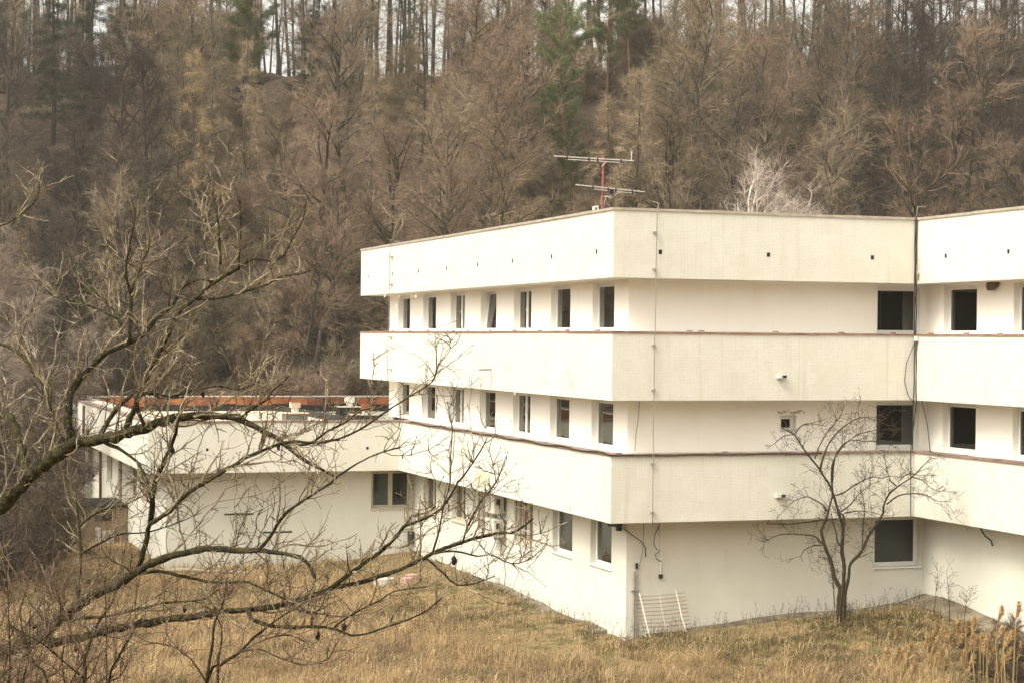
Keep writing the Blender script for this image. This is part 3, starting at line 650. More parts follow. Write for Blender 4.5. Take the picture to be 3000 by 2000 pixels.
wo = MB().box(-9.62, -9.18, sy+.04, sy+.1, -4.55, -4.12).build('window', M_REDF, o)
MB().box(-9.57, -9.23, sy+.03, sy+.04, -4.5, -4.17).build('pane', M_DARK, wo)
MB().box(-9.9, -9.62, sy+.02, sy+.1, g0, -4.12).build('door', M_SHEDW, o)
for k in range(16):
    r_, c_ = divmod(k, 3); x = -9.86+.25*c_+rnd.uniform(-.02, .02); z = -5.55+.13*r_
    p = MB().box(x, x+.22, sy-.35+rnd.uniform(-.03, .03), sy-.08, z, z+.115).build('stacked_block', M_STONE, None, bevel=.008, loc=(x+.11, sy-.2, z))
    tag(p, 'pale concrete block in the low stack in front of the lean-to shed', 'block', 'stack of pale blocks by the shed')

# clothes-line posts
x, y = -5.49, 16.9
o = empty('clothesline_post', (x, y, gz(x, y)-.05)); tag(o, 'T-shaped steel clothesline post standing in the grass before the low wing', 'clothesline post')
MB().tube([(x, y, gz(x, y)-.1), (x, y, -3.62)], .03, 8).build('post', M_GALV, o); cb = MB().box(-5.98, -4.96, y-.03, y+.03, -3.64, -3.58).build('crossbar', M_CABLE, o)
for xx in (-5.9, -5.6, -5.3, -5.05): MB().tube([(xx, y-.02, -3.57), (xx, y-.02, -3.54)], .012, 5).build('hook', M_CABLE, cb)
o = empty('clothesline_bracket', (-5.9, 21.4, -3.45)); tag(o, 'dark clothesline bar fixed to the low wing wall', 'clothesline bracket')
MB().box(-6.47, -5.4, 21.42, 21.48, -3.42, -3.36).build('crossbar', M_CABLE, o); MB().box(-6.0, -5.95, 21.48, 21.8, -3.42, -3.36).build('arm', M_CABLE, o)
for k, (xa, xb) in enumerate(((-6.35, -5.9), (-5.75, -5.3))):
    thing_tube('clothesline', [(xa+(xb-xa)*t, 21.42-(21.42-y)*t, -3.4-.2*t-.5*4*t*(1-t)) for t in np.linspace(0, 1, 9)], .005, M_WIRE, ['left', 'right'][k]+' one of two thin slack clotheslines between bracket and post', 'clothesline', 4)
# log and rubble
o = MB().tube([(-9.3, 19.4, gz(-9.3, 19.4)+.18), (-8.2, 19.2, gz(-8.2, 19.2)+.2), (-7.0, 19.0, gz(-7, 19)+.18), (-5.9, 18.8, gz(-5.9, 18.8)+.16)], [.06, .075, .07, .05], 8).build('fallen_log', M_LOG, None, True, loc=(-7.6, 19.1, -5.3)); tag(o, 'long grey log lying in the grass along the low wing', 'log')
for k, (px, py, wd, m, lb) in enumerate(((1125, 1706, .9, M_STONE, 'pale stone slab half sunk in the grass by the side facade'), (1205, 1703, .55, M_TILE, 'broken pink clay tile lying in the grass by the side facade'), (1190, 1712, .45, M_TILE, 'smaller pink clay tile piece beside the larger broken one'))):
    q = pl(px, py, 2, -5.15); r = random.Random(k); z = gz(q[0], q[1]); mb = MB()
    mb.hexa([(q[0]+wd*.5*math.cos(t)*r.uniform(.7, 1), q[1]+wd*.35*math.sin(t)*r.uniform(.7, 1)) for t in np.linspace(0, 2*math.pi, 9)[:-1]], (z-.1, z+.22)); tag(mb.build('stone_slab' if k == 0 else 'broken_tile', m, None, bevel=.02, loc=(q[0], q[1], z)), lb, 'stone' if k == 0 else 'tile')

# pavement strips along the walls
def strip(name, pts, wdir, wd, dz=.05):
    for (x0, y0), (x1, y1) in zip(pts[:-1], pts[1:]):
        mb = MB(); n = 1; c = [(x0, y0), (x1, y1), (x1+wdir[0]*wd, y1+wdir[1]*wd), (x0+wdir[0]*wd, y0+wdir[1]*wd)]
        b = 0; e = .012
        top = [(x, y, gz(x, y)+dz-(.10 if i > 1 else 0)) for i, (x, y) in enumerate(c)]; bot = [(x, y, z-.3) for x, y, z in top]
        mb.v = bot+top; mb.f = [(4, 5, 6, 7), (3, 2, 1, 0)]+[(i, (i+1) % 4, 4+(i+1) % 4, 4+i) for i in range(4)]
        structure(mb.build(name, M_CONC))
strip('pavement', [(O-.01, y) for y in np.arange(14, .8, -1.32)], (-1, 0), .6, .03)
strip('pavement', [(x, O-.01) for x in np.arange(2.6, 9.4, 1.1)], (0, -1), .7, .05)
strip('pavement', [(XW-.01, y) for y in np.arange(.78, -9, -1.1)], (-1, 0), .8, .14)

# leaning wire rack
o = empty('wire_rack', (1.7, .3, -5.1)); tag(o, 'broken white wire rack leaning against the wall beside the downpipe', 'rack')
def rk(px, py):                               # in the leaning plane of the rack
    s = 260/1853; X, Y = 1820+px*s, 1680+py*s; t = min(max((py-300)/1100, 0), 1.1); return pl(X, Y, 1, .72-.62*t)
MB().tube([rk(380, 400), rk(550, 1130), rk(630, 1440)], .016, 6).build('rail', M_WHM, o)
MB().tube([rk(1130, 320), rk(1200, 600), rk(1260, 880), rk(1355, 1210)], .016, 6).build('rail', M_WHM, o)
MB().tube([rk(790, 410), rk(850, 760), rk(930, 1130)], .008, 5).build('rail', M_OLDP, o)
for k in range(11):
    y0 = 478+80*k; x0 = 258+18*k; MB().tube([rk(x0, y0), rk(x0+520, y0-25), rk(x0+1060, y0-85)], .008, 5).build('wire', M_RUST if k % 3 else M_WIRE, o)
MB().tube([rk(440, 1375), rk(900, 1305)], .010, 5).build('rail', M_WHM, o)
for a, b in (((1230, 1370), (1440, 1230)), ((1300, 1340), (1390, 1395)), ((1390, 1380), (1560, 1340)), ((480, 1240), (570, 1400)), ((1380, 1240), (1580, 1340))):
    MB().tube([rk(*a), rk(*b)], .010, 5).build('strut', M_WHM, o)

# ------------------------------------------------------------------ trees
def rdir(r): 
    z = r.uniform(-1, 1); a = r.uniform(0, 2*math.pi); q = math.sqrt(1-z*z); return Vector((q*math.cos(a), q*math.sin(a), z))
def grow(r, p, d, L, n, wobble, up):
    P = [p.copy()]; d = d.normalized()
    for k in range(n):
        d = (d+rdir(r)*wobble+Vector((0, 0, up))).normalized(); P.append(P[-1]+d*(L/n))
    return P
def side(r, d, ang):
    o = d.orthogonal().normalized(); o = Matrix.Rotation(r.uniform(0, 6.283), 3, d) @ o
    return (d*math.cos(ang)+o*math.sin(ang)).normalized()
def at_poly(P, t):
    s = t*(len(P)-1); i = min(int(s), len(P)-2); return P[i].lerp(P[i+1], s-i), (P[i+1]-P[i]).normalized()
def twig(mb, r, p, d, L, wd):
    o = d.cross(rdir(r)); o = o.normalized()*wd if o.length > 1e-4 else Vector((wd, 0, 0))
    q = p+d*L+rdir(r)*L*.12; mb.tri(p-o, p+o, q)
def bare_tree(seed, Ht, r0, cb, npr, spread, up, nsec, nter, ntw, twl=.55, tww=.009, stems=1, wobt=.05, droop=0, conic=False, fan=.35):
    r = random.Random(seed); tm, cm = MB(), MB()
    for s in range(stems):
        d0 = Vector((0, 0, 1)) if stems == 1 else Vector((r.gauss(0, fan), r.gauss(0, fan), 1)).normalized()
        h = Ht*r.uniform(.75, 1) if stems > 1 else Ht; rr = r0 if stems == 1 else r0*r.uniform(.5, 1)
        P = grow(r, Vector((0, 0, -.4)), d0, h+.4, 9, wobt, .05); R = [rr*(1-.93*(k/9)**.9)+.012 for k in range(10)]; R[0] *= 1.25
        tm.tube(P, R, 7 if stems == 1 else 5)
        for k in range(npr):
            t = cb+(1-cb)*((k+r.random())/npr); p, d = at_poly(P, min(t, .99))
            u = (t-cb)/(1-cb); prof = (1-u)*1.05+.06 if conic else math.sin(math.pi*min(1, .25+.75*(1-u)))*.55+.45*(1-u)+.12
            L = spread*prof*r.uniform(.7, 1.15); ang = math.radians(r.uniform(42, 88)*(1-.4*u)) if not conic else math.radians(r.uniform(72, 98))
            Q = grow(r, p, side(r, d, ang), L, 5, .26, up); rb = min(rr*.42, .016+.016*L)
            tm.tube(Q, [rb*(1-.8*j/5) for j in range(6)], 4, False)
            for i in range(nsec):
                p2, d2 = at_poly(Q, r.uniform(.18, 1)); L2 = L*r.uniform(.22, .48)
                Q2 = grow(r, p2, side(r, d2, math.radians(r.uniform(25, 60))), L2, 3, .2, up*.6-droop)
                cm.tube(Q2, [rb*.38*(1-.7*j/3)+.003 for j in range(4)], 3, False)
                for j in range(nter):
                    p3, d3 = at_poly(Q2, r.uniform(.1, 1)); L3 = max(.35, L2*r.uniform(.3, .6)); e3 = (side(r, d3, math.radians(r.uniform(20, 60)))+Vector((0, 0, up*.5-droop*1.6))).normalized()
                    twig(cm, r, p3, e3, L3, tww*1.5)
                    for m in range(ntw):
                        t3 = r.uniform(.1, 1); e = (side(r, e3, math.radians(r.uniform(20, 65)))+Vector((0, 0, -droop*2))).normalized()
                        twig(cm, r, p3+e3*L3*t3, e, twl*r.uniform(.5, 1.2), tww)
    return tm, cm
def needle_tree(seed, Ht, r0, cb, npr, spread, kind):
    r = random.Random(seed); tm, cm = MB(), MB()
    P = grow(r, Vector((0, 0, -.4)), Vector((0, 0, 1)), Ht+.4, 9, .035, .06); tm.tube(P, [r0*(1-.9*k/9)+.015 for k in range(10)], 7)
    for k in range(npr):
        t = cb+(1-cb)*((k+r.random())/npr); p, d = at_poly(P, min(t, .99)); u = (t-cb)/(1-cb)
        if kind == 'pine': L = spread*(.45+.55*math.sin(math.pi*min(1, .2+.8*(1-u))))*r.uniform(.6, 1.15); ang = math.radians(r.uniform(50, 85)); up = .08
        else: L = spread*((1-u)*.95+.08)*r.uniform(.8, 1.1); ang = math.radians(r.uniform(85, 108)); up = .03
        Q = grow(r, p, side(r, d, ang), L, 4, .13, up); tm.tube(Q, [max(.01, r0*.22*(1-.8*j/4)) for j in range(5)], 4, False)
        nc = max(4, int(L*(14 if kind == 'pine' else 10)))
        for i in range(nc):
            q, dq = at_poly(Q, r.uniform(.3 if kind == 'pine' else .1, 1)); q = q+rdir(r)*(.28 if kind == 'pine' else .2)*min(1, L)
            for j in range(26):
                e = (rdir(r)+dq*.5+Vector((0, 0, .25 if kind == 'pine' else -.25))).normalized()
                twig(cm, r, q+rdir(r)*.14, e, r.uniform(.12, .28), .018 if kind == 'pine' else .014)
    return tm, cm

PROTO = {}
def proto(key, meshes, tmat, cmat):
    tm, cm = meshes; PROTO[key] = (tm.mesh(key+'_trunk', tmat, smooth=True), cm.mesh(key+'_crown', cmat))
for i in range(3):
    proto('beech%d' % i, bare_tree(10+i, 14+1.5*i, .17, .28, 26, 4.9, .035, 7, 6, 6, .6, .010, wobt=.07), B_GREY, [T_GREY, T_PINK, T_TAN][i])
for i in range(2):
    proto('oak%d' % i, bare_tree(20+i, 12+2*i, .21, .24, 22, 5.0, .02, 7, 6, 6, .6, .010, wobt=.12), B_DARK, [T_DARK, T_PINK][i])
proto('dark0', bare_tree(31, 15, .20, .35, 24, 4.2, .06, 7, 6, 5, .6, .011), B_DARK, T_DARK)
proto('dark1', bare_tree(32, 13, .18, .2, 24, 4.0, .08, 7, 6, 5, .6, .011, wobt=.09), B_DARK, T_DARK)
proto('larch0', bare_tree(40, 16, .16, .12, 50, 2.7, .04, 6, 5, 4, .45, .008, conic=True, droop=.08), B_GREY, T_GOLD)
proto('larch1', bare_tree(41, 14, .15, .12, 46, 2.9, .04, 6, 5, 4, .45, .008, conic=True, droop=.08), B_GREY, T_TAN)
for i in range(4):
    proto('pole%d' % i, bare_tree(50+i, 21+i, .15+.025*i, .10+.04*i, 24, 2.4, .09, 5, 4, 3, .6, .009, wobt=.03), [B_DARK, B_GREY][i % 2], [T_DARK, T_GREY, T_PINK, T_TAN][i])
for i in range(2): proto('pine%d' % i, needle_tree(60+i, 17, .17, .40, 44, 3.7, 'pine'), B_PINE, N_GREEN)
for i in range(2): proto('spruce%d' % i, needle_tree(65+i, 18, .2, .12, 62, 2.7, 'spruce'), B_DARK, N_DARK)
for i in range(4): proto('shrub%d' % i, bare_tree(70+i, 3.2+.5*i, .035, .12, 10, 1.6, .12, 6, 5, 5, .45, .009, stems=6), B_GREY, [T_PINK, T_GREY, T_TAN, T_DARK][i])
for i in range(2): proto('birch%d' % i, bare_tree(80+i, 12.5-i, .14, .2, 30, 3.2, .04, 7, 6, 7, .65, .007, wobt=.08, droop=.16), B_BIRCH2, T_BIRCH)
proto('white', bare_tree(90, 8.0, .075, .42, 15, 1.9, .17, 6, 5, 4, .45, .0045, stems=7, wobt=.035, fan=.11), B_WHITE, T_PALE)

def place(key, x, y, sc, rz, name, label, cat, group=None, dz=0):
    o = empty(name, (x, y, gz(x, y)+dz)); o.scale = (sc, sc, sc*rnd.uniform(.93, 1.07)); o.rotation_euler = (rnd.gauss(0, .03), rnd.gauss(0, .03), rz)
    tag(o, label, cat, group)
    for nm, me in zip(('trunk', 'crown'), PROTO[key]):
        c = bpy.data.objects.new(nm, me); col.objects.link(c); c.parent = o
    return o
def uv(u, v): return CAM[0]+u*math.cos(YAW)+v*math.sin(YAW), CAM[1]-u*math.sin(YAW)+v*math.cos(YAW)
LOOK = {'beech0': 'bare grey-brown beech', 'beech1': 'bare pinkish-brown beech', 'beech2': 'bare tan-twigged beech', 'oak0': 'crooked dark bare oak', 'oak1': 'crooked pinkish bare oak',
        'dark0': 'tall dark bare tree', 'dark1': 'bushy dark bare tree', 'larch0': 'golden leafless larch', 'larch1': 'tan leafless larch', 'pine0': 'green pine', 'pine1': 'green pine',
        'spruce0': 'dark green spruce', 'spruce1': 'dark green spruce', 'pole0': 'slender dark trunk', 'pole1': 'slender grey trunk', 'pole2': 'pink-twigged slender trunk', 'pole3': 'tan-twigged slender trunk',
        'shrub0': 'pinkish bare shrub', 'shrub1': 'grey bare shrub', 'shrub2': 'tan bare shrub', 'shrub3': 'dark bare shrub'}
def zone(px):
    for lim, nm in ((250, 'at the far left edge'), (600, 'above the low wing'), (900, 'above the rusty roof edge'), (1250, 'behind the main block'), (1600, 'left of the roof antenna'), (1950, 'behind the roof antenna'), (2300, 'left of the birch clump'), (2650, 'right of the birch clump')):
        if px < lim: return nm
    return 'above the right wing'
def row(v): return 'at the foot of the hill' if v < 118 else 'halfway up the slope' if v < 138 else 'high on the slope' if v < 158 else 'on the ridge'
def forest_tree(key, u, v, sc=1.0):
    x, y = uv(u, v); px = proj((x, y, gz(x, y)+4))[0]; nm = key.rstrip('0123456789')
    name = {'beech': 'beech_tree', 'oak': 'oak_tree', 'dark': 'bare_tree', 'larch': 'larch_tree', 'pine': 'pine_tree', 'spruce': 'spruce_tree', 'pole': 'ridge_tree', 'shrub': 'shrub'}[nm]
    place(key, x, y, sc, rnd.uniform(0, 6.28), name, '%s %s, %s' % (LOOK[key], row(v), zone(px)), 'shrub' if nm == 'shrub' else 'tree', '%s %s' % (LOOK[key], row(v)))
def pick(px, v):  # darker kinds towards both sides: edge darkening put into bark and twig colours
    if px < 450: c = ['dark0', 'dark1', 'oak0', 'beech0']
    elif px < 1100: c = ['beech0', 'beech2', 'beech1', 'larch1', 'oak1']
    elif px < 2100: c = ['beech0', 'beech1', 'beech2', 'oak1', 'beech1', 'larch1']
    elif px < 2500: c = ['beech0', 'oak0', 'dark1', 'beech1']
    else: c = ['dark0', 'dark1', 'oak0', 'oak1']
    return rnd.choice(c)
SPECIAL = ((1640, 138, 'pine0', .76), (1690, 131, 'pine1', .56), (1770, 150, 'pine1', .78), (1840, 153, 'pine0', .85), (570, 126, 'larch0', .98), (1230, 146, 'larch1', .9),
           (150, 152, 'spruce0', 1.0), (260, 155, 'spruce1', 1.0), (330, 157, 'spruce0', .9), (745, 146, 'pine1', .85), (890, 156, 'spruce0', .8), (1200, 158, 'spruce1', .7), (90, 118, 'larch1', .6), (720, 138, 'larch1', .85))
for px, v, key, sc in SPECIAL: forest_tree(key, (px-1500)/FPX*v, v, sc)
def clear_of(px, v):
    return all(not (abs(px-p) < (95 if k[0] in 'ps' else 70) and sv-30 < v < sv+2) for p, sv, k, q in SPECIAL)
v = 108.0
while v < 157:
    half = .27*v+5; u = -half+rnd.uniform(0, 4)
    while u < half:
        uu, vv = u+rnd.uniform(-1.4, 1.4), v+rnd.uniform(-1.8, 1.8)
        px = 1500+uu/vv*FPX
        if clear_of(px, vv): forest_tree(pick(px, vv), uu, vv, rnd.uniform(.72, 1.08))
        u += rnd.uniform(3.9, 5.6)
    v += 5.6
for k in range(235):
    v = rnd.uniform(157, 205); u = rnd.uniform(-.27, .27)*v*1.05
    forest_tree('pole%d' % rnd.randrange(4), u, v, rnd.uniform(.55, 1.1))
for k in range(210):
    v = rnd.uniform(103, 150) if k < 80 or k > 140 else rnd.uniform(148, 172); u = rnd.uniform(-.28, .28)*v; px = 1500+u/v*FPX
    forest_tree('shrub%d' % (3 if px < 350 or px > 2600 else rnd.randrange(3)), u, v, rnd.uniform(.7, 1.35)*(1.3 if 80 <= k <= 140 else 1))  # outermost shrubs get dark twigs, the same edge darkening done by colour
for k, (px, d, sc, key) in enumerate(((20, 66, 1.2, 'shrub3'), (90, 72, 1.0, 'shrub3'), (-40, 60, 1.2, 'shrub3'), (120, 64, .8, 'shrub1'), (60, 90, 1.5, 'shrub3'), (140, 98, 1.4, 'shrub1'), (10, 100, 1.6, 'shrub3'), (40, 78, 1.3, 'shrub3'), (-90, 70, 1.4, 'shrub1'))):
    p = dep(px, 1000, d); place(key, p[0], p[1], sc, k, 'scrub_bush', ('dark' if key == 'shrub3' else 'brown')+' leafless scrub bush left of the low wing, '+['nearest the shed', 'behind the fruit tree limbs', 'at the foot of the birches'][0 if px > 130 else 1 if d < 80 else 2], 'shrub', 'scrub left of the low wing')
for k in range(34):                            # the slope behind the photographer, mirrored in the camera-facing panes
    v = -rnd.uniform(22, 85); u = rnd.uniform(-45, 60); x, y = uv(u, v); place(rnd.choice(['oak0', 'dark0', 'dark1', 'spruce0']), x, y, rnd.uniform(.9, 1.2), k, 'bare_tree', 'dark tree on the slope behind the photographer, seen only mirrored in the panes', 'tree', 'trees mirrored from behind the photographer')
for k in range(26):                            # the wood goes on to the left, seen in the window panes
    v = rnd.uniform(104, 150); u = -rnd.uniform(.30, .75)*v
    x, y = uv(u, v); place(rnd.choice(['beech0', 'beech1', 'oak0', 'dark0']), x, y, rnd.uniform(.85, 1.15), rnd.uniform(0, 6), 'bare_tree', 'bare tree of the wood on the left, seen only mirrored in the window panes', 'tree', 'trees mirrored in the window panes')
# pale trees nearer by
def spot(px, d): p = dep(px, 1000, d); return p[0], p[1]
for k, (px, d, key, sc, lb) in enumerate(((35, 84, 'birch0', 1.0, 'leftmost pale weeping birch beyond the end of the low wing'), (150, 92, 'birch1', .95, 'pale weeping birch just left of the low wing corner'), (-120, 78, 'birch1', 1.05, 'pale birch at the left picture edge behind the fruit tree branches'), (255, 103, 'birch0', .55, 'small pale birch behind the rear of the low wing'))):
    place(key, *spot(px, d), sc, k*1.3, 'birch_tree', lb, 'tree', 'pale birches left of the low wing')
place('white', *spot(2290, 100), 1.82, .4, 'birch_clump', 'bright pale many-stemmed birch clump rising behind the roof', 'tree')
place('white', *spot(2125, 98), 1.38, 1.4, 'birch_clump', 'small pale birch top peeping over the roof left of the larger clump', 'tree')

# ------------------------------------------------------------------ traced bare trees (fruit tree at the left, wall tree at the right)
def spline(P, R, step):
    P = [np.array(p) for p in P]; out, rad = [], []
    Q = [2*P[0]-P[1]]+P+[2*P[-1]-P[-2]]
    for i in range(1, len(Q)-2):
        L = np.linalg.norm(Q[i+1]-Q[i]); n = max(1, int(L/step))
        for k in range(n):
            t = k/n; a, b, c, d = Q[i-1], Q[i], Q[i+1], Q[i+2]
            out.append(.5*((2*b)+(-a+c)*t+(2*a-5*b+4*c-d)*t*t+(-a+3*b-3*c+d)*t**3)); rad.append(R[i-1]+(R[i]-R[i-1])*t)
    out.append(P[-1]); rad.append(R[-1]); return out, rad
def limb(parent, pts, r0, r1, d0, d1, mat, name='limb', step=.05, jit=.17, power=1.0, sides=8, store=None, rs=None, plane=None):
    n = len(pts); P, R = [], []
    for i, (x, y) in enumerate(pts):
        t = i/(n-1); dd = d0+(d1-d0)*t
        P.append(dep(x, y, dd)); rp = r0+(r1-r0)*t**power; R.append(rp*dd/FPX)
    S, Q = spline(P, R, step); r = rs or rnd
    S = [s+np.array([r.gauss(0, 1), r.gauss(0, 1), r.gauss(0, 1)])*q*jit for s, q in zip(S, Q)]; Q = [q*r.uniform(.84, 1.18) for q in Q]
    o = MB().tube(S, Q, sides).build(name, mat, parent, True)
    if store is not None: store.append((S, Q))
    return o

ft = empty('fruit_tree', (*dep(-420, 1000, 14.6)[:2], gz(*dep(-420, 1000, 14.6)[:2])))
tag(ft, 'old bare fruit tree with lichened limbs reaching in from the left foreground', 'tree')
LST = []
tb = WPOS[ft]
fork = dep(-420, 1830, 14.6)
LIMBS = [
 ([(-420,1760),(-200,1640),(0,1483),(85,1398),(153,1340),(204,1306),(289,1286),(357,1272),(425,1252),(510,1221),(578,1216),(646,1218),(714,1231),(765,1258),(829,1296),(880,1338),(923,1364),(978,1393)], 30,4,14.6,13.4,.8),
 ([(204,1292),(201,1204),(204,1153),(221,1126),(255,1088),(296,1044),(340,1020),(381,1003),(417,981),(468,925),(510,891),(527,849),(583,819),(629,827)], 14,3,14.3,15.0,.9),
 ([(357,1269),(391,1204),(408,1146),(432,1095),(473,1017),(506,951),(523,917),(574,874),(617,836),(680,798),(744,759),(800,768),(829,751),(859,696),(889,640),(897,585)], 11,1.6,14.1,13.6,.8),
 ([(574,878),(638,874),(702,857),(766,840),(829,810),(872,804),(914,793)], 5,2.2,13.9,13.3,1),
 ([(646,776),(640,662),(630,598),(617,538)], 4.2,2,13.8,13.9,1),
 ([(608,793),(602,740),(595,691),(578,640)], 4,2,13.8,14.2,1),
 ([(700,790),(700,759),(706,670),(702,577)], 3.6,1.8,13.7,13.5,1),
 ([(549,829),(580,760),(638,645),(681,572)], 3.2,1.2,13.9,14.6,1),
 ([(379,1000),(379,972),(387,853),(400,806),(419,768),(442,708),(438,687)], 7,2.2,14.6,14.9,1),
 ([(385,870),(370,806),(374,755),(387,683),(396,632),(383,577)], 4.2,1.4,14.7,14.4,1),
 ([(400,785),(366,764),(345,745),(323,721)], 3.6,2.2,14.8,15.0,1),
 ([(357,1012),(357,989),(345,925),(298,874),(264,840),(245,820),(238,793)], 6,2.0,14.7,15.3,1),
 ([(345,935),(272,900),(204,879),(153,866),(145,840)], 4,1.8,14.8,15.4,1),
 ([(184,1299),(170,1272),(146,1204),(146,1146),(112,1109),(85,1068),(51,1031),(0,1007),(-60,990)], 9,5,14.5,15.2,1),
 ([(78,1390),(68,1340),(51,1272),(27,1224),(0,1194),(-60,1140)], 17,12,14.7,15.2,1),
 ([(-420,1830),(-200,1960),(0,1911),(64,1886),(112,1860),(143,1844),(175,1812),(223,1774),(287,1736),(351,1704),(399,1672),(462,1640),(542,1618),(622,1608),(702,1612),(753,1610),(816,1619),(880,1631),(914,1665),(922,1690)], 28,5,14.4,13.0,.75),
 ([(759,1610),(791,1573),(823,1519),(855,1487),(897,1461),(965,1415),(991,1393),(1050,1355),(1101,1330),(1174,1308)], 6.5,2,13.1,12.5,1),
 ([(408,1659),(424,1596),(440,1532),(455,1525),(498,1495),(553,1440),(625,1398),(719,1342),(795,1308),(859,1291),(923,1296),(1008,1279),(1072,1245),(1135,1202),(1200,1160),(1264,1119),(1285,1063)], 9.5,1.8,13.7,12.4,.8),
 ([(440,1532),(444,1504),(451,1432),(472,1372),(493,1321),(515,1266),(523,1215),(540,1160)], 10,3,13.6,13.4,1),
 ([(143,1856),(153,1880),(207,1873),(271,1857),(335,1841),(415,1825),(494,1812),(574,1803),(638,1790),(749,1784),(823,1771),(919,1742),(983,1720),(1046,1707),(1110,1688),(1174,1666),(1238,1637),(1270,1618),(1359,1586),(1455,1561),(1497,1561),(1535,1538),(1560,1519)], 17,3,14.3,12.6,.8),
 ([(951,1735),(1030,1675),(1110,1618),(1158,1573),(1184,1540),(1245,1517),(1291,1490),(1318,1452),(1344,1410),(1371,1375),(1409,1318),(1427,1280)], 8,1.6,13.3,12.6,.8),
 ([(1158,1573),(1190,1535),(1206,1510),(1255,1500),(1275,1480)], 5,2,13.1,13.4,1),
 ([(1356,1590),(1367,1544),(1386,1509),(1406,1471),(1452,1414),(1470,1370),(1484,1335)], 4,1.4,12.8,12.6,1),
 ([(1268,1616),(1283,1567),(1298,1490),(1318,1414),(1321,1318),(1325,1260),(1310,1176)], 3.6,1.2,12.9,13.2,1),
 ([(728,1785),(737,1809),(775,1828),(823,1836),(887,1835),(951,1835),(999,1848),(1030,1860),(1078,1854),(1142,1832),(1206,1809),(1254,1784),(1295,1749)], 7.5,2,13.5,12.7,.9),
 ([(979,1835),(1008,1812),(1062,1781),(1117,1755),(1158,1730),(1254,1717)], 4.5,1.6,13.1,12.9,1),
 ([(100,1840),(121,1822),(223,1812),(319,1803),(415,1781),(478,1765),(542,1761),(600,1752),(640,1725)], 6.5,2.2,14.3,14.0,1),
 ([(225,1775),(230,1761),(233,1691),(236,1621),(230,1532),(220,1450)], 8,3,14.0,14.4,1),
 ([(236,1621),(271,1602),(351,1564),(430,1558),(520,1530),(590,1500)], 4,1.5,14.1,13.8,1),
 ([(232,1540),(270,1510),(306,1490),(360,1480),(440,1440)], 4.2,1.5,14.2,14.4,1),
 ([(399,1679),(462,1672),(542,1688),(622,1704),(702,1704),(728,1704),(791,1733),(839,1755),(871,1781),(919,1793)], 6,2,13.8,13.2,1),
 ([(1270,1620),(1330,1612),(1400,1628),(1435,1622),(1500,1650),(1560,1632),(1600,1590)], 4,1.2,12.8,12.5,1),
 ([(1250,1635),(1300,1680),(1340,1712),(1400,1705),(1450,1685)], 4,1.4,12.9,12.6,1),
 ([(829,1296),(900,1300),(960,1262),(1010,1238),(1060,1200),(1110,1195),(1150,1180)], 5,1.6,13.5,13.0,1),
 ([(700,1225),(740,1195),(780,1170),(800,1140),(830,1120),(845,1100)], 5,1.8,13.7,13.9,1),
 ([(425,1252),(400,1180),(430,1150),(500,1160),(570,1140),(640,1130),(700,1140),(760,1118)], 7,1.8,14.0,13.6,1),
 ([(285,1290),(330,1210),(380,1160),(420,1140),(470,1165),(540,1160)], 8,2.5,14.2,14.5,1),
 ([(300,1290),(360,1320),(400,1350),(430,1400),(440,1460)], 6,2.5,14.2,13.9,1),
 ([(-60,640),(0,661),(64,627),(110,580),(115,540)], 3.4,1.5,13.5,13.2,1),
]
for pts, r0, r1, d0, d1, pw in LIMBS: limb(ft, pts, r0*.88, r1*.95, d0, d1, B_FRUIT, power=pw, store=LST)
MB().tube([tuple(tb+Vector((0, 0, -.3))), tuple(tb+Vector((.05, .03, .6))), tuple(fork), tuple(dep(-420, 1760, 14.6))], [.19, .16, .15, .11], 10).build('trunk', B_FRUIT, ft, True)
tw, sh = MB(), MB(); r = random.Random(5)
def spur(mb, p, d, L, rad, depth=0):
    n = max(3, int(L/.045)); P = [p]; d = d.normalized()
    for k in range(n):
        d = (d+rdir(r)*.34+Vector((0, 0, .05))).normalized(); P.append(P[-1]+d*(L/n))
    mb.tube(P, [max(.0016, rad*(1-.72*k/n))*r.uniform(.85, 1.2) for k in range(n+1)], 4, False)
    e = P[-1]; mb.tube([e, e+d*.010, e+d*.022], [rad*.45, rad*.85, .0006], 4, False)
    if depth < 2:
        for k in range(max(1, int(L/.09))):
            i = r.randrange(1, n); spur(mb, P[i], side(r, (P[min(i+1, n)]-P[i-1]).normalized(), math.radians(r.uniform(35, 80))), L*r.uniform(.12, .45), rad*.62, depth+1)
def FAR(p): q = proj(p); return (1 if q[0] < 850 else .6)*(1 if q[1] > 850 else .5)
def branchlet(p, d, L, rad):
    n = max(5, int(L/.06)); P = [p]; d = d.normalized()
    for k in range(n):
        d = (d+rdir(r)*.30+Vector((0, 0, .07))).normalized(); P.append(P[-1]+d*(L/n))
    tw.tube(P, [max(.0026, rad*(1-.65*k/n))*r.uniform(.85, 1.2) for k in range(n+1)], 5, False)
    for k in range(int(L*13)):
        i = r.randrange(1, n); t = (P[i+1]-P[i-1]).normalized(); spur(tw if r.random() < .75 else sh, P[i], (side(r, t, math.radians(r.uniform(40, 85)))+Vector((0, 0, .15))).normalized(), r.uniform(.03, .22), .0042, 1)
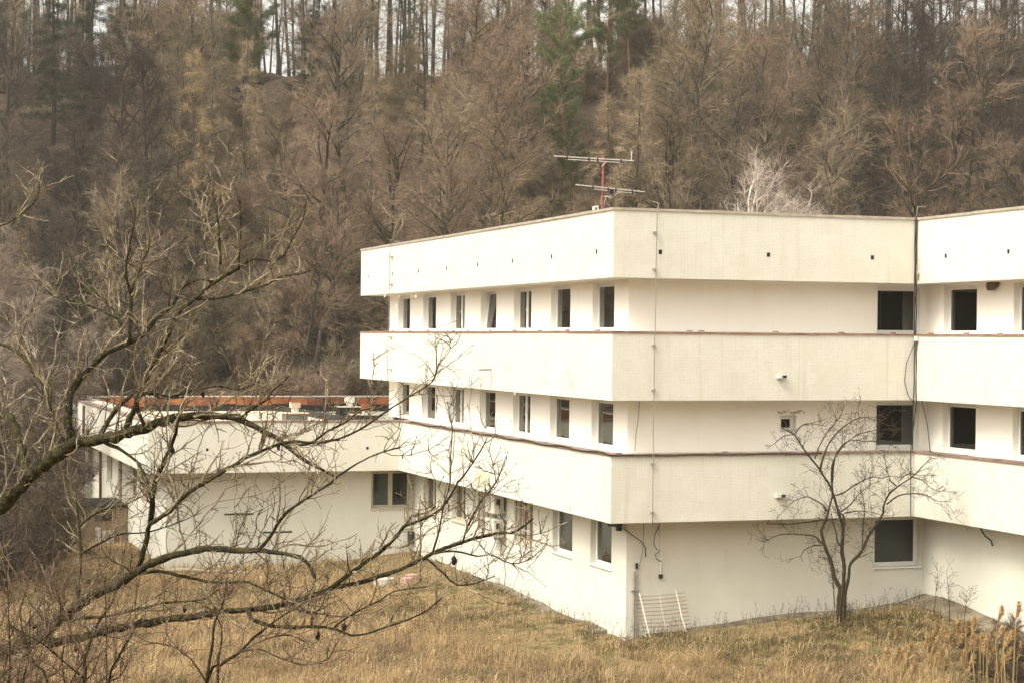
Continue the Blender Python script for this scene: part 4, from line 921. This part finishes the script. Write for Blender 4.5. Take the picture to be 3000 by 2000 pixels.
for S, Q in LST:
    L = sum(np.linalg.norm(S[i+1]-S[i]) for i in range(len(S)-1)); lo = int(len(S)*.15)
    for k in range(int(L*4.6)+1):
        i = r.randrange(lo, len(S)-1); t = Vector(S[i+1]-S[i]).normalized()
        branchlet(Vector(S[i]), (side(r, t, math.radians(r.uniform(30, 75)))+t*.4+Vector((0, 0, .30))).normalized(), r.uniform(.25, .95)*FAR(S[i]), min(.0085, max(.004, Q[i]*.6)))
    for k in range(int(L*10)+2):
        i = r.randrange(lo, len(S)-1); t = Vector(S[i+1]-S[i]).normalized(); q = Q[i]
        d = (side(r, t, math.radians(r.uniform(40, 85)))+Vector((0, 0, .25))).normalized()
        if r.random() < .6: spur(tw, Vector(S[i]), d, r.uniform(.05, .28), min(.0068, max(.004, q*.5)))
        else: spur(sh, Vector(S[i]), (d+Vector((0, 0, .5))+Vector(RT)*.25).normalized(), r.uniform(.2, .7)*FAR(S[i]), min(.0055, max(.0034, q*.45)), 1)
tw.build('twigs', T_FRUIT, ft); sh.build('shoots', T_SHOOT, ft)
for k, (px, py, s) in enumerate(((461, 1285, 13), (797, 1283, 10), (868, 1730, 12), (909, 1828, 12), (938, 1816, 13), (979, 1800, 12), (1340, 1630, 14), (83, 1752, 13), (12, 1690, 16), (556, 1781, 12), (214, 1911, 12), (590, 1172, 10))):
    s *= .8*13.6/FPX; mb = MB(); S_, Q_ = min(((S[i], Q[i]) for S, Q in LST for i in range(0, len(S), 2)), key=lambda e: (lambda a: (a[0]-px)**2+(a[1]-py)**2)(proj(e[0])))
    c = S_+np.array([0, 0, -Q_-s*2.0])
    for i in range(6):
        ph = math.pi*i/5
        for j in range(8): mb.v.append((c[0]+s*.75*math.sin(ph)*math.cos(j*.785)*r.uniform(.75, 1.15), c[1]+s*.75*math.sin(ph)*math.sin(j*.785)*r.uniform(.55, 1.25), c[2]+s*1.15*math.cos(ph)*r.uniform(.8, 1.2)))
    for i in range(5):
        for j in range(8): mb.f.append((i*8+j, (i+1)*8+j, (i+1)*8+(j+1) % 8, i*8+(j+1) % 8))
    mb.tube([(c[0], c[1], c[2]+s*1.2), (c[0]+s*.3, c[1], c[2]+s*2.2)], s*.1, 4); mb.build('dried_fruit', M_FRUIT, ft, True)

# thicket of stems rising in front, below the tree
bx0 = dep(420, 1000, 12.6); bsz = gz(bx0[0], bx0[1])
th = empty('thicket_shrub', (bx0[0], bx0[1], bsz)); tag(th, 'thin-stemmed leafless shrub growing up at the lower left in front of the fruit tree', 'shrub')
THL = []
for pts, r0, r1, d in (([(249,2300),(249,2000),(249,1930),(261,1883),(290,1820),(330,1760),(345,1700)], 7, 1.5, 12.6), ([(249,1990),(180,1930),(120,1880),(60,1850),(20,1820)], 4, 1.5, 12.6), ([(300,2300),(319,1997),(344,1930),(383,1860),(420,1800)], 5, 1.4, 12.4),
                       ([(590,2300),(606,1991),(648,1946),(696,1914),(743,1867),(791,1828),(850,1790),(900,1760)], 6, 1.4, 12.3), ([(606,1997),(622,1883),(630,1820),(655,1760),(665,1690)], 5, 1.4, 12.3), ([(640,2300),(638,1978),(645,1900),(650,1840),(620,1780)], 4.5, 1.4, 12.5),
                       ([(150,2300),(140,2000),(100,1940),(70,1860),(60,1790),(80,1720)], 4.5, 1.4, 12.7), ([(60,2300),(50,2000),(90,1900),(160,1830),(180,1760)], 4, 1.3, 12.8), ([(600,1990),(560,1930),(500,1890),(430,1880)], 3.5, 1.3, 12.4),
                       ([(700,1910),(760,1900),(830,1930),(900,1945),(960,1930),(985,1880)], 3.5, 1.3, 12.3), ([(690,1918),(780,1870),(850,1860),(900,1880)], 3, 1.2, 12.3), ([(20,2300),(10,1990),(40,1880),(110,1780),(150,1690),(160,1640)], 4.5, 1.3, 13.0), ([(250,1930),(210,1860),(190,1790),(150,1730),(120,1650)], 3.5, 1.2, 12.7)):
    limb(th, pts, r0, r1, d, d+r.uniform(-.3, .3), T_SHOOT if r1 < 1.35 else B_FRUIT, 'stem', store=THL, sides=6)
for k in range(26):
    x0 = r.uniform(-160, 330); y1 = r.uniform(1660, 1960); x1 = x0+r.gauss(40, 70); dd = r.uniform(12.0, 13.4)
    limb(th, [(x0, 2300), (x0+r.gauss(0, 12), 2120), (x0*.6+x1*.4, 2000), (x1*.8+x0*.2, (2000+y1)/2+20), (x1+r.gauss(25, 25), y1)], r.uniform(2.5, 5), 1.3, dd, dd+r.uniform(-.3, .3), B_FRUIT if k % 3 else T_SHOOT, 'stem', store=THL, sides=5, step=.08)
tw = MB()
for S, Q in THL:
    for k in range(11):
        i = r.randrange(len(S)//3, len(S)-1); t = Vector(S[i+1]-S[i]).normalized(); spur(tw, Vector(S[i]), (side(r, t, math.radians(r.uniform(30, 70)))+Vector((0, 0, .35))).normalized(), r.uniform(.1, .5), .0042, 1)
tw.build('twigs', T_SHOOT, th)

# wall tree
wt0 = pl(2456, 1826, 1, -1.1); wt = empty('wall_tree', (wt0[0], wt0[1], gz(wt0[0], wt0[1]))); tag(wt, 'small bare many-stemmed tree standing against the ground-floor wall', 'tree')
m_ = .31888
def a6(P): return [(2250+x*m_, 1100+y*m_) for x, y in P]
def a7(P): return [(2250+x*m_, 1500+y*m_) for x, y in P]
DW = float((np.array([wt0[0], wt0[1], -3])-CAM)@FW); WL = []
for pts, r0, r1, dd in (
 (a7([(640,1040),(650,800),(660,690),(620,620),(580,450),(530,330),(500,230),(490,160),(520,90)])+a6([(545,1290),(570,1180),(595,1100)]), 13, 5, 0),
 (a7([(660,1030),(670,850),(690,700),(700,500),(680,350),(690,200)])+a6([(690,1400),(660,1290),(620,1150),(600,1090),(560,990),(510,920),(470,850),(380,740),(300,630),(240,540),(130,480)]), 12, 3, -.15),
 (a7([(690,1040),(700,960),(710,750),(740,600),(760,470),(850,370),(920,230),(1000,100),(1060,0)])+a6([(1060,1200),(1110,1090),(1200,1010),(1320,930),(1400,850),(1500,750)]), 11, 2.2, -.3),
 (a6([(1090,1180),(1200,1100),(1330,1080),(1450,1090),(1510,1130),(1560,1150),(1690,1155)]), 4, 1.2, -.35),
 (a6([(600,1100),(585,950),(590,820),(640,700),(700,620),(780,590),(880,600),(1000,605),(1150,640)]), 5, 1.2, -.3),
 (a6([(480,860),(510,740),(560,620),(620,540),(680,480),(800,400),(900,380),(1000,410),(1090,400)]), 5, 1.2, .1),
 (a6([(590,980),(600,850),(615,750),(660,680),(760,580),(880,520),(1020,495),(1190,500)]), 5, 1.2, -.4),
 (a6([(430,760),(470,650),(530,540),(580,470),(650,390),(690,300),(690,220)]), 4, 1.2, .2),
 (a6([(240,540),(320,450),(420,440),(530,460),(560,420)]), 3.2, 1.2, 0), (a6([(240,540),(150,550),(60,620),(0,660)]), 3, 1.1, .1),
 (a6([(545,1250),(500,1180),(450,1150),(370,1110),(280,1130),(200,1180),(80,1310)]), 4, 1.2, .2),
 (a6([(620,1100),(700,1070),(800,1000),(950,930),(1050,940),(1110,920),(1250,930)]), 4, 1.2, -.3), (a6([(650,1260),(760,1180),(830,1090),(960,990),(1040,960)]), 4, 1.2, -.35),
 (a7([(500,290),(430,220),(330,205),(200,200),(100,205),(0,250),(-60,270)]), 4.5, 1.2, .15), (a7([(500,300),(400,310),(330,350),(300,400),(320,450)]), 3.2, 1.1, .1),
 (a7([(690,340),(640,270),(630,200),(600,90),(580,0)]), 5, 2, -.1), (a7([(690,220),(700,100),(690,20),(670,10)]), 5, 4, -.2), (a7([(860,360),(870,200),(880,60),(890,0)])+a6([(880,1150),(850,1030),(900,900),(890,800)]), 3, 1, -.2),
 (a7([(610,880),(600,650),(570,500),(540,380)]), 3, 1.2, .2), (a6([(700,1260),(820,1240),(950,1250),(1080,1290)]), 3.2, 1.1, -.3), (a6([(1180,1010),(1120,950),(1080,800),(1070,720)]), 3, 1, -.3), (a6([(1330,930),(1420,960),(1500,1030),(1580,1060),(1650,1040)]), 3, 1, -.3), (a6([(1210,960),(1280,900),(1400,910),(1560,915)]), 3, 1, -.4)):
    limb(wt, pts, r0*(.52 if r0 > 10 else .58), r1*.55, DW+dd, DW+dd*2.2-.1, B_BUSH, 'stem' if r0 > 10 else 'limb', step=.09, jit=.05, store=WL, sides=6)
tw = MB()
def wtwig(p, d, L, rad, lev):
    n = 5; P = [p]
    for k in range(n): d = (d+rdir(r)*.28+Vector((0, 0, .03))).normalized(); P.append(P[-1]+d*(L/n))
    tw.tube(P, [max(.0036, rad*(1-.6*k/n)) for k in range(n+1)], 3, False)
    if lev:
        for k in range(3 if lev > 1 else 2): i = r.randrange(1, n+1); wtwig(P[i], side(r, d, math.radians(r.uniform(30, 75))), L*r.uniform(.3, .6), rad*.7, lev-1)
for S, Q in WL:
    L = sum(np.linalg.norm(S[i+1]-S[i]) for i in range(len(S)-1))
    for k in range(int(L*6.5)):
        i = r.randrange(int(len(S)*.35), len(S)-1); t = Vector(S[i+1]-S[i]).normalized(); wtwig(Vector(S[i]), (side(r, t, math.radians(r.uniform(35, 75)))+Vector((0, -.05, .2))).normalized(), r.uniform(.25, .75), .007, 2)
tw.build('twigs', T_BUSH, wt)
# saplings by the right wing wall
for k, (px, py, d, lb) in enumerate(((2862, 1850, -2.2, 'thin leafless sapling at the foot of the right wing wall'), (2735, 1830, -1.4, 'faint young sapling in the inner corner of the walls'), (2935, 1850, -2.9, 'leafless sapling nearest the right picture edge'))):
    x, y = pl(px, py, 1, d)[:2]; x = min(x, XW-1.0); o = empty('sapling', (x, y, gz(x, y))); tag(o, lb, 'sapling'); P = grow(r, Vector((x, y, gz(x, y)-.1)), Vector((.05, 0, 1)), 1.5-.2*k, 7, .07, .05)
    MB().tube(P, [.014*(1-.1*i) for i in range(8)], 5).build('stem', B_BUSH, o, True); tw = MB()
    for i in range(16): j = r.randrange(3, 8); wtwig(P[j], side(r, Vector((0, 0, 1)), math.radians(r.uniform(30, 70))), r.uniform(.2, .5), .005, 1)
    tw.build('twigs', B_BUSH, o)

for k, (px, d, sc) in enumerate(((2925, 43.5, .42), (3005, 42.5, .5))):
    x, y = spot(px, d); place('shrub3', x, y, sc, k*2.0, 'scrub_bush', ['low dark leafless bush among the reeds at the lower right', 'low dark leafless bush at the right picture edge behind the reeds'][k], 'shrub')
# things that still share a label are told apart by their order from left to right
def order_labels():
    by = {}
    for o in WPOS:
        if o.parent is None and o.get('group') and 'mirrored' not in o['group'] and o.get('category') in ('tree', 'shrub'): by.setdefault(o['label'], []).append(o)
    for lb, L in by.items():
        n = len(L)
        if n < 2: continue
        L.sort(key=lambda o: proj(np.array(o.location)+np.array([0, 0, 3]))[0])
        nm = {2: ['left-hand', 'right-hand'], 3: ['left-hand', 'middle', 'right-hand'], 4: ['leftmost', 'second leftmost', 'second rightmost', 'rightmost']}.get(n, ['leftmost', 'second leftmost']+['']*(n-4)+['second rightmost', 'rightmost'])
        for o, w_ in zip(L, nm): o['label'] = (w_+' '+lb).strip()
order_labels()

# ------------------------------------------------------------------ reeds
RE = [(420,470),(430,770),(490,810),(630,690),(870,560),(900,820),(940,600),(1000,690),(1030,415),(1040,850),(1100,490),(1100,770),(1180,580),(1240,530),(1340,310),(1370,430),(1420,560),(1430,810),(1480,360),(1500,620),(1590,300),(1570,870),(1570,560),(1630,590),(1700,560),(1760,640),(1800,560),(1860,490),(1900,750),(2010,140),(2020,440),(2090,540),(2170,510),(2230,440),(2260,70),(2050,880),(2340,650),(1960,950),(560,970),(680,1000),(1170,950),(250,780),(2150,760)]
r = random.Random(11)
for k, (x, y) in enumerate(RE):
    d = r.uniform(38.5, 41.5); tp = Vector(dep(2550+x*.19133, 1750+y*.19133, d)); bx_, by_ = tp.x+r.gauss(-.06, .10), tp.y+r.gauss(0, .08); z = gz(bx_, by_)
    o = empty('common_reed', (bx_, by_, z))
    tag(o, {29: 'tall dry reed with its plume standing clear above the others', 34: 'tallest dry reed at the far right of the clump', 0: 'dry reed with a pale plume at the left edge of the clump', 41: 'thin dry reed standing apart, leftmost of the clump', 14: 'tall dry reed with a long curved plume, left one of the middle pair', 20: 'tall dry reed with a long curved plume, right one of the middle pair'}.get(k, 'dry golden reed with a feathery plume in the dense clump at the lower right'), 'reed', 'reeds in the clump at the lower right')
    ln = r.uniform(.26, .42)*(1.25 if k in (14, 20, 34) else 1); lean = Vector((r.uniform(.02, .14), 0, 0)); nb = tp-Vector((lean.x*1.4, 0, ln))
    P = [Vector((bx_, by_, z-.05)), Vector((bx_, by_, z)).lerp(nb, .5)+Vector((r.gauss(0, .02), 0, 0)), nb, tp]
    MB().tube(P, [.011, .010, .008, .003], 5).build('stem', M_REED, o, True)
    pm_ = MB()
    for j in range(300):
        t = r.random(); q = nb.lerp(tp, t)+Vector((.03*math.sin(t*3), 0, 0)); wd = .085*math.sin(math.pi*min(1, .12+.88*(1-t)**.8))+.008
        e = Vector((r.uniform(.1, 1)*1.0 if r.random() < .72 else -r.random()*.6, r.gauss(0, .6), r.uniform(.2, 1.2))).normalized()
        twig(pm_, r, q+rdir(r)*wd*.35, e, wd*r.uniform(.6, 1.5), .009)
    pm_.build('plume', M_PLUME, o)
    for j in range(r.randrange(0, 3)):
        t = r.uniform(.3, .8); q = Vector((bx_, by_, z)).lerp(nb, t); e = Vector((r.choice((-1, 1)), r.gauss(0, .4), r.uniform(.2, 1.2))).normalized(); LL = r.uniform(.2, .4); lf = MB()
        a, b, c = q, q+e*LL*.5+Vector((0, 0, .05)), q+e*LL+Vector((0, 0, -.06)); s = Vector((0, .01, .008)); lf.quad(a-s*.6, b-s, b+s, a+s*.6); lf.tri(b-s, c, b+s); lf.build('leaf', M_REED, o)

# ------------------------------------------------------------------ dry grass (stuff)
def grass():
    g = np.random.default_rng(4); N = 760000
    v = 41+(76-41)*g.random(N)**1.35; u = (g.random(N)*2-1)*(.275*v+1.0)
    NT_ = 26000; tv = 41+(76-41)*g.random(NT_)**1.35; tu = (g.random(NT_)*2-1)*(.275*tv+1.0)
    ti = g.integers(0, NT_, N); intuft = g.random(N) < .78; rr = np.abs(g.normal(0, .13, N)); ra = g.random(N)*2*math.pi
    u = np.where(intuft, tu[ti]+rr*np.cos(ra), u); v = np.where(intuft, tv[ti]+rr*np.sin(ra), v)
    tsz = (.45+1.5*g.random(NT_)**2.2)[ti]; tcol = g.random(NT_)[ti]; tflat = g.random(NT_)[ti]
    X = CAM[0]+u*math.cos(YAW)+v*math.sin(YAW); Y = CAM[1]-u*math.sin(YAW)+v*math.cos(YAW)
    ns = np.sin(X*1.9+1.3*np.sin(Y*.8))+np.sin(Y*2.3+1.7*np.sin(X*1.1))+.8*np.sin(X*4.1+Y*3.3)
    keep = ~(((X > .55) & (Y > .55)) | ((X > -8.8) & (Y > 21.5)) | (X > 9.9))
    dl = np.where((X < .8) & (Y > 0) & (Y < 21), .8-X, 99); dr_ = np.where((X > .5) & (Y < .8), .8-Y, 99); dw = np.minimum(np.minimum(dl, dr_), np.where(Y < .8, 10.1-X, 99))
    keep &= (dw > .62+.35*np.sin(X*3+Y*2.2)) | (g.random(N) < .38)
    X, Y, ns, dw, tsz, tcol, tflat, ra, intuft = [q_[keep] for q_ in (X, Y, ns, dw, tsz, tcol, tflat, ra, intuft)]; n = len(X)
    Z = ground(X, Y)-.02
    patchy = np.sin(X*.7+.9)*np.sin(Y*.55+.4)+.5*np.sin(X*1.7-Y*1.3)
    green = np.clip(.95*sm(4.2, 1.0, dw)+.95*sm(6.5, 2.6, .8-Y)*(X > 1.0+.5*ns)+.75*(patchy+.4*ns > .95), 0, 1)*(g.random(n) < .78)
    h = (.13+.22*g.random(n)+.05*ns)*np.where(green > .2, .5, 1.0)*(.55+.45*sm(.8, 4, dw)); h = np.clip(h*np.where(intuft, tsz*1.15, .8), .05, .7)
    tall = g.random(n) < .012; h = np.where(tall, h+.3, h)
    fl = np.where(intuft, ra-YAW, 0); ang = np.where(intuft & (tflat < .55), fl, 0)+.6*np.sin(X*.9+Y*.6)+.8*np.sin(X*.33-Y*.8+1)+g.normal(0, .9, n); lean = np.clip(g.normal(.75, .35, n)+.6*(tflat > .7)+.2*ns, .05, 1.7)*np.where(tall, .35, 1)
    dx, dy = np.cos(ang), np.sin(ang); wd = .004+.005*g.random(n)
    fa = g.random(n)*math.pi; ox, oy = np.cos(fa)*wd, np.sin(fa)*wd
    V = np.empty((n, 5, 3)); mx, my, mz = X+dx*h*lean*.35, Y+dy*h*lean*.35, Z+h*.62*(1-.25*lean)
    tx, ty, tz = X+dx*h*lean*1.05, Y+dy*h*lean*1.05, Z+h*np.maximum(.15, 1.05-.5*lean)
    V[:, 0] = np.stack([X-ox, Y-oy, Z], 1); V[:, 1] = np.stack([X+ox, Y+oy, Z], 1); V[:, 2] = np.stack([mx+ox*.8, my+oy*.8, mz], 1); V[:, 3] = np.stack([mx-ox*.8, my-oy*.8, mz], 1); V[:, 4] = np.stack([tx, ty, tz], 1)
    me = bpy.data.meshes.new('dry_grass'); me.vertices.add(n*5); me.vertices.foreach_set('co', V.ravel().astype(np.float32))
    b = np.arange(n)*5; loops = np.stack([b, b+1, b+2, b+3, b+3, b+2, b+4], 1).ravel(); me.loops.add(n*7); me.loops.foreach_set('vertex_index', loops.astype(np.int32))
    st = np.stack([np.arange(n)*7, np.arange(n)*7+4], 1).ravel(); me.polygons.add(n*2); me.polygons.foreach_set('loop_start', st.astype(np.int32))
    straw = np.array([.54, .40, .22])[None]*(.62+.62*g.random((n, 1))); brown = np.array([.19, .125, .075])[None]*(.6+.6*g.random((n, 1)))
    straw = straw*(.60+.75*tcol[:, None]); c = np.where((g.random((n, 1)) < .22+.16*patchy[:, None]+.5*(tcol < .16)[:, None]), brown, straw); gr = np.array([.095, .10, .032])[None]*(.5+.8*g.random((n, 1))); c = c*(1-green[:, None])+gr*green[:, None]
    C4 = np.ones((n, 5, 4), np.float32); C4[:, :, :3] = c[:, None, :]
    at = me.color_attributes.new('blade', 'FLOAT_COLOR', 'POINT'); at.data.foreach_set('color', C4.ravel())
    t = NT('dry_grass_blades'); a = t.new('Attribute', attribute_name='blade'); m = t.fin(a.outputs['Color'], .75, 0, .25)
    tl = t.new('BsdfTranslucent'); t.link(a.outputs['Color'], tl.inputs['Color']); mx_ = t.new('MixShader'); mx_.inputs[0].default_value = .45
    t.link(t.bsdf.outputs[0], mx_.inputs[1]); t.link(tl.outputs[0], mx_.inputs[2]); t.link(mx_.outputs[0], t.n['Material Output'].inputs['Surface']); me.materials.append(m)
    me.update(); me.validate(); o = bpy.data.objects.new('dry_grass', me); col.objects.link(o); stuff(o); tag(o, 'matted dry straw-coloured grass covering the meadow before the building', 'grass')
grass()
def weeds():
    r = random.Random(21); mb = MB()
    for k in range(1500):
        if k < 700: x, y = (.8-abs(r.gauss(.5, .7)), r.uniform(.5, 20)) if r.random() < .5 else ((r.uniform(.8, 9.5), .8-abs(r.gauss(.6, .8))) if r.random() < .6 else (r.uniform(-8.5, .5), 21.7-abs(r.gauss(.4, .6))))
        else: v = r.uniform(43, 68); x, y = uv(r.uniform(-.27, .27)*v, v)
        if (x > .7 and y > .7) or (x > -8.6 and y > 21.7) or x > 9.9: continue
        z = gz(x, y); L = r.uniform(.18, .62); P = grow(r, Vector((x, y, z)), Vector((r.gauss(0, .25), r.gauss(0, .25), 1)), L, 4, .12, .02)
        mb.tube(P, [.004, .0036, .003, .0025, .0018], 3, False)
        for j in range(r.randrange(3, 9)):
            p, d = at_poly(P, r.uniform(.35, 1)); twig(mb, r, p, side(r, d, math.radians(r.uniform(25, 70))), r.uniform(.05, .16), .005)
    o = mb.build('dead_weeds', T_DARK); stuff(o); tag(o, 'thin dark dead weed stalks scattered along the walls and through the grass', 'weeds')
weeds()

# ------------------------------------------------------------------ thin warm haze in the air
def haze():
    x0, y0 = uv(0, 600); o = MB().box(x0-1900, x0+1900, y0-1900, y0+1900, -7.5, 64).build('haze', M_DARK); stuff(o)
    m = bpy.data.materials.new('haze_air'); m.use_nodes = True; n, l = m.node_tree.nodes, m.node_tree.links
    n.remove(n['Principled BSDF']); v = n.new('ShaderNodeVolumePrincipled'); v.inputs['Color'].default_value = (1.0, .93, .78, 1); v.inputs['Density'].default_value = .00042
    v.inputs['Anisotropy'].default_value = .2; v.inputs['Density Attribute'].default_value = ''
    l.new(v.outputs[0], n['Material Output'].inputs['Volume'])
    try: m.cycles.homogeneous_volume = True
    except Exception: pass
    o.data.materials.clear(); o.data.materials.append(m)
    tag(o, 'pale warm haze hanging in the air in front of the wooded hill', 'haze')
haze()
